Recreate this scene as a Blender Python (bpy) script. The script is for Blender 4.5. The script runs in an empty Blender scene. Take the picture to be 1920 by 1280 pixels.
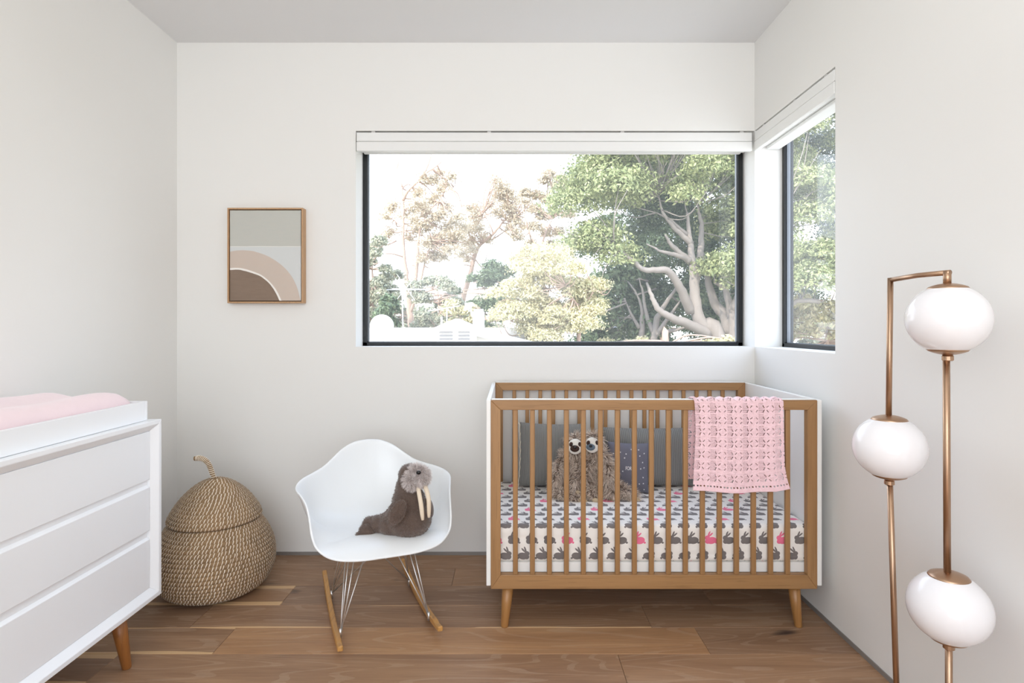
import bpy, math, random
import numpy as np
from mathutils import Vector, Matrix

rng = np.random.default_rng(7)
random.seed(7)
sc = bpy.context.scene
COL = sc.collection
F, CX, CY, EYE = 1096.0, 957.0, 611.0, 1.237      # focal length and vanishing point of the photograph

# ------------------------------------------------------------------ camera, world, sun, exposure
cam_d = bpy.data.cameras.new('camera')
cam = bpy.data.objects.new('camera', cam_d)
COL.objects.link(cam)
cam.location = (0, 0, EYE)
cam.rotation_euler = (math.pi / 2, 0, 0)
cam_d.sensor_width = 36
cam_d.lens = F / 1920 * 36
cam_d.shift_x = (960 - CX) / 1920
cam_d.shift_y = (CY - 640) / 1920
cam_d.clip_start = 0.02
cam_d.clip_end = 400
sc.camera = cam

sc.view_settings.view_transform = 'Standard'
sc.view_settings.look = 'None'
sc.view_settings.gamma = 1
sc.view_settings.use_curve_mapping = False
sc.view_settings.exposure = 0.08
sc.cycles.max_bounces = 10
sc.cycles.diffuse_bounces = 6
sc.cycles.transparent_max_bounces = 24
sc.cycles.sample_clamp_indirect = 6

SKY = 3.6
world = bpy.data.worlds.new('sky'); sc.world = world
world.use_nodes = True
wn, wl = world.node_tree.nodes, world.node_tree.links
wn.clear()
wo = wn.new('ShaderNodeOutputWorld'); wb = wn.new('ShaderNodeBackground')
tc = wn.new('ShaderNodeTexCoord'); sx = wn.new('ShaderNodeSeparateXYZ'); cr = wn.new('ShaderNodeValToRGB')
cr.color_ramp.elements[0].position = 0.0; cr.color_ramp.elements[0].color = (0.93, 0.97, 1.0, 1)
cr.color_ramp.elements[1].position = 0.9; cr.color_ramp.elements[1].color = (0.50, 0.68, 1.0, 1)
wl.new(tc.outputs['Generated'], sx.inputs[0]); wl.new(sx.outputs['Z'], cr.inputs[0])
wl.new(cr.outputs[0], wb.inputs['Color']); wb.inputs['Strength'].default_value = SKY
wl.new(wb.outputs[0], wo.inputs[0])

def lamp(name, kind, loc, rot, energy, color=(1, 1, 1), **kw):
    d = bpy.data.lights.new(name, kind); d.energy = energy; d.color = color
    for k, v in kw.items():
        setattr(d, k, v)
    o = bpy.data.objects.new(name, d); COL.objects.link(o)
    o.location = loc; o.rotation_euler = rot
    return o

def aim(loc, to):
    return (Vector(to) - Vector(loc)).to_track_quat('-Z', 'Y').to_euler()

lamp('sun', 'SUN', (-8, -10, 14), aim((-7, -9, 9), (0, 0, 0)), 4.2, (1.0, 0.93, 0.82), angle=0.012)
l1 = (-0.3, -1.1, 2.45)
lamp('fill_light', 'AREA', l1, aim(l1, (-0.1, 3.0, 0.9)), 34, (0.95, 0.985, 1.0), shape='RECTANGLE', size=2.4, size_y=1.8)  # added fill light behind the camera, no real fixture
l2 = (0.0, 0.3, 2.0)
lamp('ceiling_fill', 'AREA', (0.0, 0.4, 1.9), (math.pi, 0, 0), 12, (0.96, 0.99, 1.0), shape='DISK', size=1.2)  # added upward fill that brightens the ceiling, no real fixture
def portal(loc, rot, sx_, sy_):
    o = lamp('window_portal', 'AREA', loc, rot, 1, shape='RECTANGLE', size=sx_, size_y=sy_)
    o.data.cycles.is_portal = True

# ------------------------------------------------------------------ helpers
def link(o, parent=None):
    COL.objects.link(o)
    if parent is not None:
        o.parent = parent
    return o

def origin(p):
    v = Vector((0, 0, 0))
    while p is not None:
        v += p.location
        p = p.parent
    return v

def thing(name, label, cat, loc=(0, 0, 0), group=None, kind=None):
    o = bpy.data.objects.new(name, None); COL.objects.link(o)
    o.location = loc; o.empty_display_size = 0.05
    if label: o['label'] = label
    if cat: o['category'] = cat
    if group: o['group'] = group
    if kind: o['kind'] = kind
    return o

def tag(o, label=None, cat=None, group=None, kind=None):
    if label: o['label'] = label
    if cat: o['category'] = cat
    if group: o['group'] = group
    if kind: o['kind'] = kind
    return o

class MB:
    """collects vertices, faces, uvs in world coordinates"""
    def __init__(s): s.v = []; s.f = []; s.uv = []
    def add(s, vs, fs, uv=None):
        b = len(s.v); s.v += [tuple(p) for p in vs]; s.f += [tuple(i + b for i in f) for f in fs]
        s.uv += list(uv) if uv is not None else [(0, 0)] * len(vs)
        return s
    def box(s, x0, x1, y0, y1, z0, z1):
        vs = [(x, y, z) for z in (z0, z1) for y in (y0, y1) for x in (x0, x1)]
        return s.add(vs, [(0, 2, 3, 1), (4, 5, 7, 6), (0, 1, 5, 4), (2, 6, 7, 3), (0, 4, 6, 2), (1, 3, 7, 5)])
    def prism(s, poly, axis, a0, a1):
        """poly: 2D points in the two other axes (cyclic order), extruded on axis"""
        n = len(poly); vs = []
        for a in (a0, a1):
            for p, q in poly:
                vs.append({'x': (a, p, q), 'y': (p, a, q), 'z': (p, q, a)}[axis])
        fs = [tuple(range(n)), tuple(range(2 * n - 1, n - 1, -1))]
        fs += [(i, i + n, (i + 1) % n + n, (i + 1) % n) for i in range(n)]
        return s.add(vs, fs)
    def tube(s, pts, rad, n=8, cap=True, squash=None):
        pts = [Vector(p) for p in pts]; m = len(pts)
        if not hasattr(rad, '__len__'): rad = [rad] * m
        t0 = (pts[1] - pts[0]).normalized()
        up = Vector((0, 0, 1)) if abs(t0.z) < 0.9 else Vector((0, 1, 0))
        nrm = t0.cross(up).normalized(); vs = []
        for i, p in enumerate(pts):
            t = (pts[min(i + 1, m - 1)] - pts[max(i - 1, 0)]).normalized()
            nrm = (nrm - t * nrm.dot(t)).normalized(); bn = t.cross(nrm)
            for k in range(n):
                a = 2 * math.pi * k / n
                vs.append(p + nrm * (math.cos(a) * rad[i]) + bn * (math.sin(a) * rad[i]))
        fs = [(i * n + k, i * n + (k + 1) % n, (i + 1) * n + (k + 1) % n, (i + 1) * n + k) for i in range(m - 1) for k in range(n)]
        if cap: fs += [tuple(range(n - 1, -1, -1)), tuple((m - 1) * n + k for k in range(n))]
        return s.add(vs, fs)
    def lathe(s, prof, c, n=32, scale=(1, 1)):
        """prof (r,z) points bottom to top round vertical axis through c"""
        vs = []; m = len(prof)
        for r, z in prof:
            for k in range(n):
                a = 2 * math.pi * k / n
                vs.append((c[0] + max(r, 1e-4) * math.cos(a) * scale[0], c[1] + max(r, 1e-4) * math.sin(a) * scale[1], c[2] + z))
        fs = [(i * n + k, i * n + (k + 1) % n, (i + 1) * n + (k + 1) % n, (i + 1) * n + k) for i in range(m - 1) for k in range(n)]
        fs += [tuple(range(n - 1, -1, -1)), tuple((m - 1) * n + k for k in range(n))]
        return s.add(vs, fs)
    def grid(s, P, uv=None, closed_u=False):
        """P[i][j]"""
        a, b = len(P), len(P[0])
        vs = [P[i][j] for i in range(a) for j in range(b)]
        fs = [(i * b + j, (i + 1) * b + j, (i + 1) * b + (j + 1) % b, i * b + (j + 1) % b) for i in range(a - 1) for j in range(b if closed_u else b - 1)]
        u = [uv[i][j] for i in range(a) for j in range(b)] if uv else None
        return s.add(vs, fs, u)
    def build(s, name, mat, parent=None, smooth=False, bevel=0, seg=2, uv=False):
        o0 = origin(parent)
        me = bpy.data.meshes.new(name)
        me.from_pydata([(p[0] - o0.x, p[1] - o0.y, p[2] - o0.z) for p in s.v], [], s.f)
        if uv:
            l = me.uv_layers.new(name='uv')
            idx = np.zeros(len(me.loops), dtype=np.int64); me.loops.foreach_get('vertex_index', idx)
            l.data.foreach_set('uv', np.array(s.uv, dtype=np.float32)[idx].ravel())
        if mat: me.materials.append(mat)
        if smooth: me.polygons.foreach_set('use_smooth', [True] * len(me.polygons))
        o = link(bpy.data.objects.new(name, me), parent)
        if bevel:
            bm = o.modifiers.new('bevel', 'BEVEL'); bm.width = bevel; bm.segments = seg; bm.limit_method = 'ANGLE'; bm.angle_limit = 0.6
        return o

def fast_mesh(name, V, Fc, mat, parent=None):
    o0 = np.array(origin(parent))
    V = np.asarray(V, dtype=np.float32) - o0.astype(np.float32); Fc = np.asarray(Fc, dtype=np.int32)
    me = bpy.data.meshes.new(name); k = Fc.shape[1]
    me.vertices.add(len(V)); me.vertices.foreach_set('co', V.ravel())
    me.loops.add(Fc.size); me.loops.foreach_set('vertex_index', Fc.ravel())
    me.polygons.add(len(Fc)); me.polygons.foreach_set('loop_start', np.arange(len(Fc), dtype=np.int32) * k)
    me.polygons.foreach_set('loop_total', np.full(len(Fc), k, dtype=np.int32))
    me.update(calc_edges=True)
    if mat: me.materials.append(mat)
    return link(bpy.data.objects.new(name, me), parent)

def dup(o, parent, dloc):
    c = o.copy(); COL.objects.link(c); c.parent = parent; c.location = Vector(o.location) + Vector(dloc)
    return c

def cat(pts, n):
    """Catmull-Rom through pts (tuples of any length)"""
    P = np.array(pts, dtype=float); m = len(P)
    P = np.vstack([2 * P[0] - P[1], P, 2 * P[-1] - P[-2]]); out = []
    for i in range(1, m):
        for k in range(n):
            t = k / n; a, b, c, d = P[i - 1], P[i], P[i + 1], P[i + 2]
            out.append(0.5 * ((2 * b) + (-a + c) * t + (2 * a - 5 * b + 4 * c - d) * t * t + (-a + 3 * b - 3 * c + d) * t ** 3))
    out.append(P[m])
    return out

def W(px, py, Y):
    return Vector(((px - CX) * Y / F, Y, EYE - (py - CY) * Y / F))

# ------------------------------------------------------------------ material helpers
def s2l(c):
    return tuple((x / 255 / 12.92 if x / 255 <= 0.04045 else ((x / 255 + 0.055) / 1.055) ** 2.4) for x in c) + (1,)

class NT:
    def __init__(s, name):
        s.mat = bpy.data.materials.new(name); s.mat.use_nodes = True
        s.n, s.l = s.mat.node_tree.nodes, s.mat.node_tree.links
        s.b = s.n.get('Principled BSDF'); s.out = s.n.get('Material Output')
    def put(s, sock, v):
        if isinstance(v, bpy.types.NodeSocket): s.l.new(v, sock)
        elif v is not None: sock.default_value = v
    def m(s, op, a, b=None, c=None, clamp=False):
        nd = s.n.new('ShaderNodeMath'); nd.operation = op; nd.use_clamp = clamp
        for i, v in enumerate((a, b, c)):
            if v is not None: s.put(nd.inputs[i], v)
        return nd.outputs[0]
    def mix(s, f, a, b, blend='MIX'):
        nd = s.n.new('ShaderNodeMix'); nd.data_type = 'RGBA'; nd.blend_type = blend
        s.put(nd.inputs[0], f); s.put(nd.inputs[6], a); s.put(nd.inputs[7], b)
        return nd.outputs[2]
    def coord(s, kind='Object'):
        return s.n.new('ShaderNodeTexCoord').outputs[kind]
    def mapv(s, v, scale=(1, 1, 1), loc=(0, 0, 0), rot=(0, 0, 0)):
        nd = s.n.new('ShaderNodeMapping'); s.l.new(v, nd.inputs[0])
        s.put(nd.inputs[1], loc); s.put(nd.inputs[2], rot); s.put(nd.inputs[3], scale)
        return nd.outputs[0]
    def noise(s, v, scale, detail=3, rough=0.5, dist=0.0):
        nd = s.n.new('ShaderNodeTexNoise'); s.l.new(v, nd.inputs['Vector'])
        nd.inputs['Scale'].default_value = scale; nd.inputs['Detail'].default_value = detail
        nd.inputs['Roughness'].default_value = rough; nd.inputs['Distortion'].default_value = dist
        return nd.outputs[0]
    def xyz(s, v):
        nd = s.n.new('ShaderNodeSeparateXYZ'); s.l.new(v, nd.inputs[0]); return nd.outputs
    def ramp(s, f, stops):
        nd = s.n.new('ShaderNodeValToRGB'); s.l.new(f, nd.inputs[0]); e = nd.color_ramp.elements
        while len(e) < len(stops): e.new(0.5)
        for k, (p, c) in enumerate(stops): e[k].position = p; e[k].color = c
        return nd.outputs[0]
    def bump(s, h, strength=0.3, dist=0.01):
        nd = s.n.new('ShaderNodeBump'); nd.inputs['Strength'].default_value = strength; nd.inputs['Distance'].default_value = dist
        s.put(nd.inputs['Height'], h); s.l.new(nd.outputs[0], s.b.inputs['Normal'])
    def fin(s, color=None, rough=0.5, metal=0, spec=None, sheen=None, coat=None):
        s.put(s.b.inputs['Base Color'], color); s.put(s.b.inputs['Roughness'], rough); s.put(s.b.inputs['Metallic'], metal)
        if spec is not None: s.b.inputs['Specular IOR Level'].default_value = spec
        if sheen: s.b.inputs['Sheen Weight'].default_value = sheen
        if coat: s.b.inputs['Coat Weight'].default_value = coat; s.b.inputs['Coat Roughness'].default_value = 0.05
        return s.mat

def plain(name, rgb, rough=0.5, metal=0, var=0.04, nscale=6, bump=0, spec=None, sheen=None, coat=None):
    t = NT(name); co = t.coord(); c = s2l(rgb)
    n = t.noise(co, nscale, 3)
    c2 = tuple(max(0, x * (1 - var * 2)) for x in c[:3]) + (1,)
    col = t.mix(n, c, c2)
    if bump: t.bump(t.noise(co, bump[1], 4), bump[0], 0.002)
    return t.fin(col, rough, metal, spec, sheen, coat)

def wood(name, ca, cb, axis=0, scale=1.0, rough=0.45):
    t = NT(name); co = t.coord(); sc_ = [30 * scale] * 3; sc_[axis] = 1.6 * scale
    n1 = t.noise(t.mapv(co, tuple(sc_)), 1.0, 4, 0.6, 0.6)
    sc2 = [150 * scale] * 3; sc2[axis] = 5 * scale
    n2 = t.noise(t.mapv(co, tuple(sc2)), 1.0, 2, 0.5)
    col = t.mix(n1, s2l(ca), s2l(cb))
    col = t.mix(t.m('MULTIPLY', t.m('GREATER_THAN', n2, 0.6), 0.25), col, s2l(tuple(x * 0.75 for x in cb)))
    t.bump(n2, 0.2, 0.001)
    return t.fin(col, rough)

M = {}
M['wall'] = plain('wall_paint', (232, 231, 228), 0.75, var=0.006, nscale=1.5, bump=(0.05, 90), spec=0.2)
M['ceiling'] = plain('ceiling_paint', (226, 226, 226), 0.85, var=0.006, spec=0.1)
M['reveal'] = plain('shadow_gap_metal', (150, 146, 142), 0.5, 0.3)
M['black'] = plain('black_window_metal', (34, 36, 38), 0.35, 0.3, spec=0.5)
M['gasket'] = plain('grey_gasket', (120, 126, 134), 0.4)
M['white'] = plain('white_lacquer', (243, 245, 248), 0.35, var=0.004)
M['cream'] = plain('white_crib_paint', (236, 235, 232), 0.4, var=0.006)
M['blind'] = plain('white_blind', (232, 232, 230), 0.6, var=0.005)
M['oak'] = wood('oak_x', (180, 138, 92), (136, 98, 58), 0)
M['oakz'] = wood('oak_z', (178, 136, 90), (134, 96, 56), 2)
M['leg'] = wood('oak_leg', (178, 130, 78), (146, 102, 56), 2, 1.0, 0.35)
M['walnut'] = wood('dresser_leg_wood', (168, 110, 56), (136, 84, 40), 2, 1.0, 0.35)
M['rocker'] = wood('rocker_wood', (206, 156, 92), (186, 134, 72), 1, 0.8, 0.35)
M['frame'] = wood('frame_wood', (196, 158, 120), (178, 138, 100), 2, 1.0, 0.5)
M['frame_in'] = plain('frame_groove', (110, 80, 55), 0.6)
M['chrome'] = plain('steel_wire', (222, 220, 218), 0.32, 0.85, var=0.01)
M['brass'] = plain('brushed_brass', (186, 154, 128), 0.34, 1.0, var=0.03, nscale=30)
M['shell'] = plain('white_plastic', (238, 240, 241), 0.32, var=0.004, spec=0.5)
M['globe'] = plain('white_opal_glass', (238, 236, 238), 0.08, var=0.0, spec=0.45, coat=0.1)
M['pink_pad'] = plain('pink_velour', (244, 222, 226), 0.9, var=0.03, nscale=25, bump=(0.25, 180), sheen=0.4)
M['dark'] = plain('black_eye', (18, 16, 18), 0.25)
M['rubber'] = plain('dark_rubber', (45, 42, 40), 0.6)

# floor plank: oak with per-plank tone and pale sapwood edges
t = NT('oak_plank'); co = t.coord()
def oattr(t, nm):
    nd = t.n.new('ShaderNodeAttribute'); nd.attribute_type = 'OBJECT'; nd.attribute_name = nm; return nd.outputs['Fac']
oi = t.n.new('ShaderNodeObjectInfo')
off = t.n.new('ShaderNodeCombineXYZ'); t.l.new(t.m('MULTIPLY', oi.outputs['Random'], 37.0), off.inputs[0]); t.l.new(t.m('MULTIPLY', oi.outputs['Random'], 91.0), off.inputs[2])
va = t.n.new('ShaderNodeVectorMath'); va.operation = 'ADD'; t.l.new(co, va.inputs[0]); t.l.new(off.outputs[0], va.inputs[1]); vv = va.outputs[0]
g1 = t.noise(t.mapv(vv, (1.1, 9, 1)), 1.0, 4, 0.55, 1.2)
g2 = t.noise(t.mapv(vv, (6, 120, 1)), 1.0, 4, 0.65, 0.5)
rings = t.m('FRACT', t.m('MULTIPLY', t.noise(t.mapv(vv, (0.9, 7, 1)), 1.0, 1, 0.4, 0.3), 13.0))
knot = t.noise(t.mapv(vv, (2.2, 6, 1)), 1.5, 2, 0.5)
tone = oattr(t, 'tone')
ca = t.mix(tone, s2l((154, 124, 101)), s2l((204, 160, 116)))
cb = t.mix(tone, s2l((118, 91, 73)), s2l((172, 128, 90)))
col = t.mix(t.m('MULTIPLY_ADD', t.m('SUBTRACT', g1, 0.5), 2.0, 0.5, clamp=True), cb, ca)
col = t.mix(t.m('MULTIPLY', t.m('MULTIPLY', t.m('GREATER_THAN', rings, 0.8), 0.22), t.m('GREATER_THAN', g2, 0.45)), col, s2l((214, 190, 164)))
col = t.mix(t.m('MULTIPLY', t.m('SUBTRACT', g2, 0.35, clamp=True), 0.9), col, s2l((116, 90, 72)))
col = t.mix(t.m('MULTIPLY', t.m('SUBTRACT', knot, 0.69, clamp=True), 9.0, clamp=True), col, s2l((58, 46, 44)))
yy = t.xyz(co)[1]      # plank half width is 0.096 in local y
wob = t.m('MULTIPLY', t.m('SUBTRACT', t.noise(t.mapv(vv, (1.5, 0.2, 1)), 1.0, 3), 0.5), 0.06)
band = t.m('GREATER_THAN', t.m('ABSOLUTE', t.m('ADD', yy, wob)), t.m('SUBTRACT', 0.115, oattr(t, 'sap')))
col = t.mix(t.m('MULTIPLY', band, 0.75), col, s2l((222, 186, 140)))
t.bump(t.m('ADD', g2, t.m('MULTIPLY', rings, 0.3)), 0.12, 0.0015)
M['plank'] = t.fin(col, t.m('MULTIPLY_ADD', g2, 0.25, 0.3), spec=0.4)

# bunny print sheet
t = NT('bunny_print_cotton'); u, v, _ = t.xyz(t.coord('UV'))[:3]
PW, PH = 0.0740, 0.0640
row = t.m('FLOOR', t.m('DIVIDE', v, PH))
odd = t.m('FLOORED_MODULO', row, 2.0)
uu = t.m('ADD', u, t.m('MULTIPLY', odd, 0.0375))
cell = t.m('FLOOR', t.m('DIVIDE', uu, PW))
lx = t.m('SUBTRACT', t.m('SUBTRACT', uu, t.m('MULTIPLY', cell, PW)), PW / 2)
ly = t.m('SUBTRACT', t.m('SUBTRACT', v, t.m('MULTIPLY', row, PH)), PH / 2)
lx = t.m('MULTIPLY', lx, t.m('SUBTRACT', 1.0, t.m('MULTIPLY', odd, 2.0))); ly = t.m('MULTIPLY_ADD', ly, .93, .0008)
def ell(cx, cy, rx, ry, a):
    c_, s_ = math.cos(a), math.sin(a)
    dx = t.m('SUBTRACT', lx, cx); dy = t.m('SUBTRACT', ly, cy)
    p = t.m('DIVIDE', t.m('ADD', t.m('MULTIPLY', dx, c_), t.m('MULTIPLY', dy, s_)), rx)
    q = t.m('DIVIDE', t.m('SUBTRACT', t.m('MULTIPLY', dy, c_), t.m('MULTIPLY', dx, s_)), ry)
    return t.m('ADD', t.m('MULTIPLY', p, p), t.m('MULTIPLY', q, q))
e = ell(-0.002, -0.009, 0.0205, 0.0135, -0.15)
for a in ((0.014, -0.012, 0.011, 0.010, 0), (0.0155, 0.0015, 0.0105, 0.0085, -0.3), (0.0085, 0.0165, 0.0034, 0.0115, 0.42), (0.001, 0.013, 0.0034, 0.0115, 0.85), (-0.0215, -0.017, 0.0045, 0.004, 0)):
    e = t.m('MINIMUM', e, ell(*a))
mask = t.m('LESS_THAN', e, 1.0)
pk = t.m('MULTIPLY', odd, t.m('COMPARE', t.m('FLOORED_MODULO', t.m('ADD', cell, t.m('MULTIPLY', t.m('FLOOR', t.m('DIVIDE', row, 2.0)), 3.0)), 4.0), 3.0, 0.1))
bcol = t.mix(pk, s2l((122, 115, 113)), s2l((236, 118, 150)))
wv = t.noise(t.mapv(t.coord('UV'), (400, 400, 1)), 1.0, 2)
t.bump(wv, 0.08, 0.001)
M['bunny'] = t.fin(t.mix(mask, s2l((242, 237, 231)), bcol), 0.9, sheen=0.15)

def ribbed(name, ca, cb, freq, rough=0.9):
    t = NT(name); u, v, _ = t.xyz(t.coord('UV'))[:3]
    w = t.m('SINE', t.m('MULTIPLY', u, freq))
    n = t.noise(t.mapv(t.coord('UV'), (300, 300, 1)), 1.0, 2)
    f = t.m('ADD', t.m('MULTIPLY_ADD', w, 0.35, 0.4), t.m('MULTIPLY', n, 0.25))
    t.bump(f, 0.5, 0.003)
    return t.fin(t.mix(f, s2l(cb), s2l(ca)), rough, sheen=0.2)
M['rib'] = ribbed('grey_ribbed_fabric', (140, 138, 133), (102, 101, 98), 2 * math.pi / 0.0075)
M['rib2'] = ribbed('grey_ribbed_fabric_fine', (138, 138, 135), (98, 98, 96), 2 * math.pi / 0.0095)
M['slate'] = plain('slate_jersey', (110, 110, 122), 0.9, var=0.08, nscale=200, bump=(0.3, 300))
M['piping'] = plain('cream_cotton', (226, 216, 198), 0.9)
M['print'] = plain('white_print', (240, 240, 240), 0.8)

def island(name, cols, rough=0.6, trans=0.0, sheen=None):
    """colour varies strand by strand / leaf by leaf"""
    t = NT(name); g = t.n.new('ShaderNodeNewGeometry')
    col = t.ramp(g.outputs['Random Per Island'], [(i / max(1, len(cols) - 1), s2l(c)) for i, c in enumerate(cols)])
    t.fin(col, rough, spec=0.3, sheen=sheen)
    if trans:
        tr = t.n.new('ShaderNodeBsdfTranslucent'); t.l.new(col, tr.inputs[0])
        mx = t.n.new('ShaderNodeMixShader'); mx.inputs[0].default_value = trans
        t.l.new(t.b.outputs[0], mx.inputs[1]); t.l.new(tr.outputs[0], mx.inputs[2]); t.l.new(mx.outputs[0], t.out.inputs[0])
    return t.mat
M['sloth_fur'] = island('sloth_fur', [(150, 130, 114), (206, 188, 172), (236, 222, 208), (184, 162, 146)], 0.8)
M['sloth_skin'] = plain('sloth_under_fur', (112, 94, 82), 0.95, var=0.2, nscale=60)
M['plush_white'] = plain('white_plush', (236, 232, 224), 0.95, bump=(0.3, 300))
M['plush_brown'] = plain('dark_brown_plush', (62, 40, 32), 0.9)
M['plush_blue'] = plain('blue_grey_plush', (98, 112, 124), 0.9)
M['paw'] = plain('cream_paw_plush', (206, 186, 156), 0.9, var=0.1, nscale=60)
M['walrus'] = plain('walrus_plush', (106, 88, 78), 0.95, var=0.2, nscale=40, bump=(0.6, 260), sheen=0.5)
M['walrus_fur'] = island('walrus_fuzz', [(88, 71, 62), (118, 98, 87), (140, 120, 108)], 0.9)
M['muzzle'] = plain('muzzle_plush', (186, 174, 170), 0.95)
M['muzzle_fur'] = island('muzzle_fur', [(186, 174, 170), (222, 212, 208), (240, 234, 232)], 0.85)
M['tusk'] = plain('tusk_felt', (232, 216, 194), 0.9, bump=(0.3, 200))
M['straw'] = plain('seagrass_coil', (168, 136, 98), 0.85, var=0.28, nscale=14, bump=(0.6, 90))
M['stitch'] = island('pale_stitching', [(218, 202, 182), (244, 234, 218), (232, 218, 200)], 0.8)
t = NT('pink_crochet'); co = t.coord()
n = t.noise(co, 330, 2)
t.bump(n, 0.6, 0.002)
M['pink'] = t.fin(t.mix(t.m('MULTIPLY', n, 0.7), s2l((252, 222, 226)), s2l((236, 186, 196))), 0.95, sheen=0.3)
t = NT('glass'); gg = t.n.new('ShaderNodeNewGeometry')
dp = t.n.new('ShaderNodeVectorMath'); dp.operation = 'DOT_PRODUCT'; t.l.new(gg.outputs['Normal'], dp.inputs[0]); t.l.new(gg.outputs['Incoming'], dp.inputs[1])
schl = t.m('MULTIPLY_ADD', t.m('POWER', t.m('SUBTRACT', 1.0, t.m('ABSOLUTE', dp.outputs['Value'])), 5.0), 0.98, 0.018)
tp = t.n.new('ShaderNodeBsdfTransparent'); gl = t.n.new('ShaderNodeBsdfGlossy'); gl.inputs['Roughness'].default_value = 0.0
mx = t.n.new('ShaderNodeMixShader')
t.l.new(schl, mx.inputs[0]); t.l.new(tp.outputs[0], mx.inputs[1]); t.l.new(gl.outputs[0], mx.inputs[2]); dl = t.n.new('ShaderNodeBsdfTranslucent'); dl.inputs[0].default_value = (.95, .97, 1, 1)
m2 = t.n.new('ShaderNodeMixShader'); m2.inputs[0].default_value = 0.03  # translucent share mixed into the glass to imitate a washed-out haze
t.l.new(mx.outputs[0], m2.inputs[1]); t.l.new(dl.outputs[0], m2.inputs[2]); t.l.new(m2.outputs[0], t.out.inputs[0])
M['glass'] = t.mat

# painting
t = NT('abstract_painting'); x, y, z = t.xyz(t.coord())[:3]
wob = t.m('MULTIPLY', t.m('SUBTRACT', t.noise(t.coord(), 9, 2), 0.5), 0.012)
def circ(cx, cz):
    dx = t.m('SUBTRACT', x, cx); dz = t.m('SUBTRACT', z, cz)
    return t.m('ADD', t.m('SQRT', t.m('ADD', t.m('MULTIPLY', dx, dx), t.m('MULTIPLY', dz, dz))), wob)
K = 200 / 1164 * 3.1 / F
def uvp(u, v): return ((400 + u * 200 / 1164 - CX) * 3.1 / F + 1.305, EYE - (370 + v * 200 / 1164 - CY) * 3.1 / F - 1.36)
brush = t.noise(t.mapv(t.coord(), (14, 1, 60)), 1.0, 4, 0.6)
cx_, cz_ = uvp(300, 1222); d1 = circ(cx_, cz_)
cx2, cz2 = uvp(215, 1320); d2 = circ(cx2, cz2)
hz = uvp(0, 530)[1]
top = t.m('GREATER_THAN', t.m('ADD', z, t.m('MULTIPLY', wob, 0.3)), hz)
line = t.m('LESS_THAN', t.m('ABSOLUTE', t.m('SUBTRACT', t.m('ADD', z, t.m('MULTIPLY', wob, 0.3)), hz - 0.001)), 0.0018)
col = t.mix(top, s2l((206, 208, 207)), t.mix(brush, s2l((186, 188, 182)), s2l((194, 192, 184))))
col = t.mix(line, col, s2l((222, 222, 218)))
col = t.mix(t.m('LESS_THAN', d1, 650 * K), col, t.mix(brush, s2l((202, 184, 170)), s2l((198, 186, 176))))
col = t.mix(t.m('LESS_THAN', d2, 556 * K), col, s2l((236, 232, 226)))
col = t.mix(t.m('LESS_THAN', t.m('ADD', d2, t.m('MULTIPLY', wob, 0.6)), 536 * K), col, t.mix(brush, s2l((126, 106, 92)), s2l((140, 122, 106))))
M['painting'] = t.fin(col, 0.8)

# outdoors
M['leaf_fig'] = island('fig_leaves', [(118, 130, 88), (160, 168, 118), (200, 202, 152), (134, 146, 102)], 0.5, 0.3)
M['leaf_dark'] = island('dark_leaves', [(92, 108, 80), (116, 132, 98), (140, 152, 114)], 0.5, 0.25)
M['leaf_yellow'] = island('yellow_leaves', [(206, 196, 152), (226, 216, 178), (212, 202, 162), (176, 178, 134)], 0.5, 0.3)
M['leaf_euc'] = island('eucalypt_leaves', [(196, 184, 158), (212, 196, 170), (220, 202, 176), (180, 174, 150)], 0.5, 0.3)
M['leaf_grey'] = island('grey_green_leaves', [(150, 156, 132), (182, 182, 158), (204, 198, 172), (128, 138, 114)], 0.5, 0.3)
M['bark'] = plain('grey_bark', (158, 148, 140), 0.9, var=0.15, nscale=4, bump=(0.5, 12))
M['bark_pale'] = plain('pale_pink_bark', (196, 168, 150), 0.9, var=0.12, nscale=3)
M['ground'] = plain('dry_garden_ground', (168, 158, 128), 0.95, var=0.25, nscale=0.6)
M['stucco'] = plain('white_stucco', (226, 222, 216), 0.9, var=0.02)
M['roofing'] = plain('pale_roofing', (222, 214, 208), 0.9, var=0.04, nscale=3)
M['roof_grey'] = plain('grey_roof_slope', (210, 211, 215), 0.9, var=0.05, nscale=3)
M['vent_dark'] = plain('vent_gap', (120, 118, 116), 0.8)
M['dish'] = plain('white_dish_paint', (236, 234, 230), 0.6)
M['alu'] = plain('aluminium', (200, 198, 196), 0.5, 0.2)

# ------------------------------------------------------------------ room shell
XL, XR, YB, YF, ZC = -1.802, 1.3205, 3.16, -1.6, 2.768
OX0, OZ0, OZ1 = -0.836, 1.1246, 2.292          # window opening
OY0 = 2.376                                     # near end of the right wall opening
T = 0.20
b = MB(); b.box(XL - T, XR + T, YB, YB + T, -0.1, OZ0).box(XL - T, XR + T, YB, YB + T, OZ1, ZC).box(XL - T, OX0, YB, YB + T, OZ0, OZ1).box(XR, XR + T, YB, YB + T, OZ0, OZ1)
tag(b.build('wall_back', M['wall']), kind='structure')
b = MB(); b.box(XR, XR + T, YF, YB, -0.1, OZ0).box(XR, XR + T, YF, YB, OZ1, ZC).box(XR, XR + T, YF, OY0, OZ0, OZ1)
tag(b.build('wall_right', M['wall']), kind='structure')
b = MB(); b.box(XL - T, XL, YF, YB, -0.1, ZC)
tag(b.build('wall_left', M['wall']), kind='structure')
FX0, FX1, FZ0, FZ1 = -1.6, 0.9, 0.10, 2.45  # opening added behind the camera to let in fill light
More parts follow.
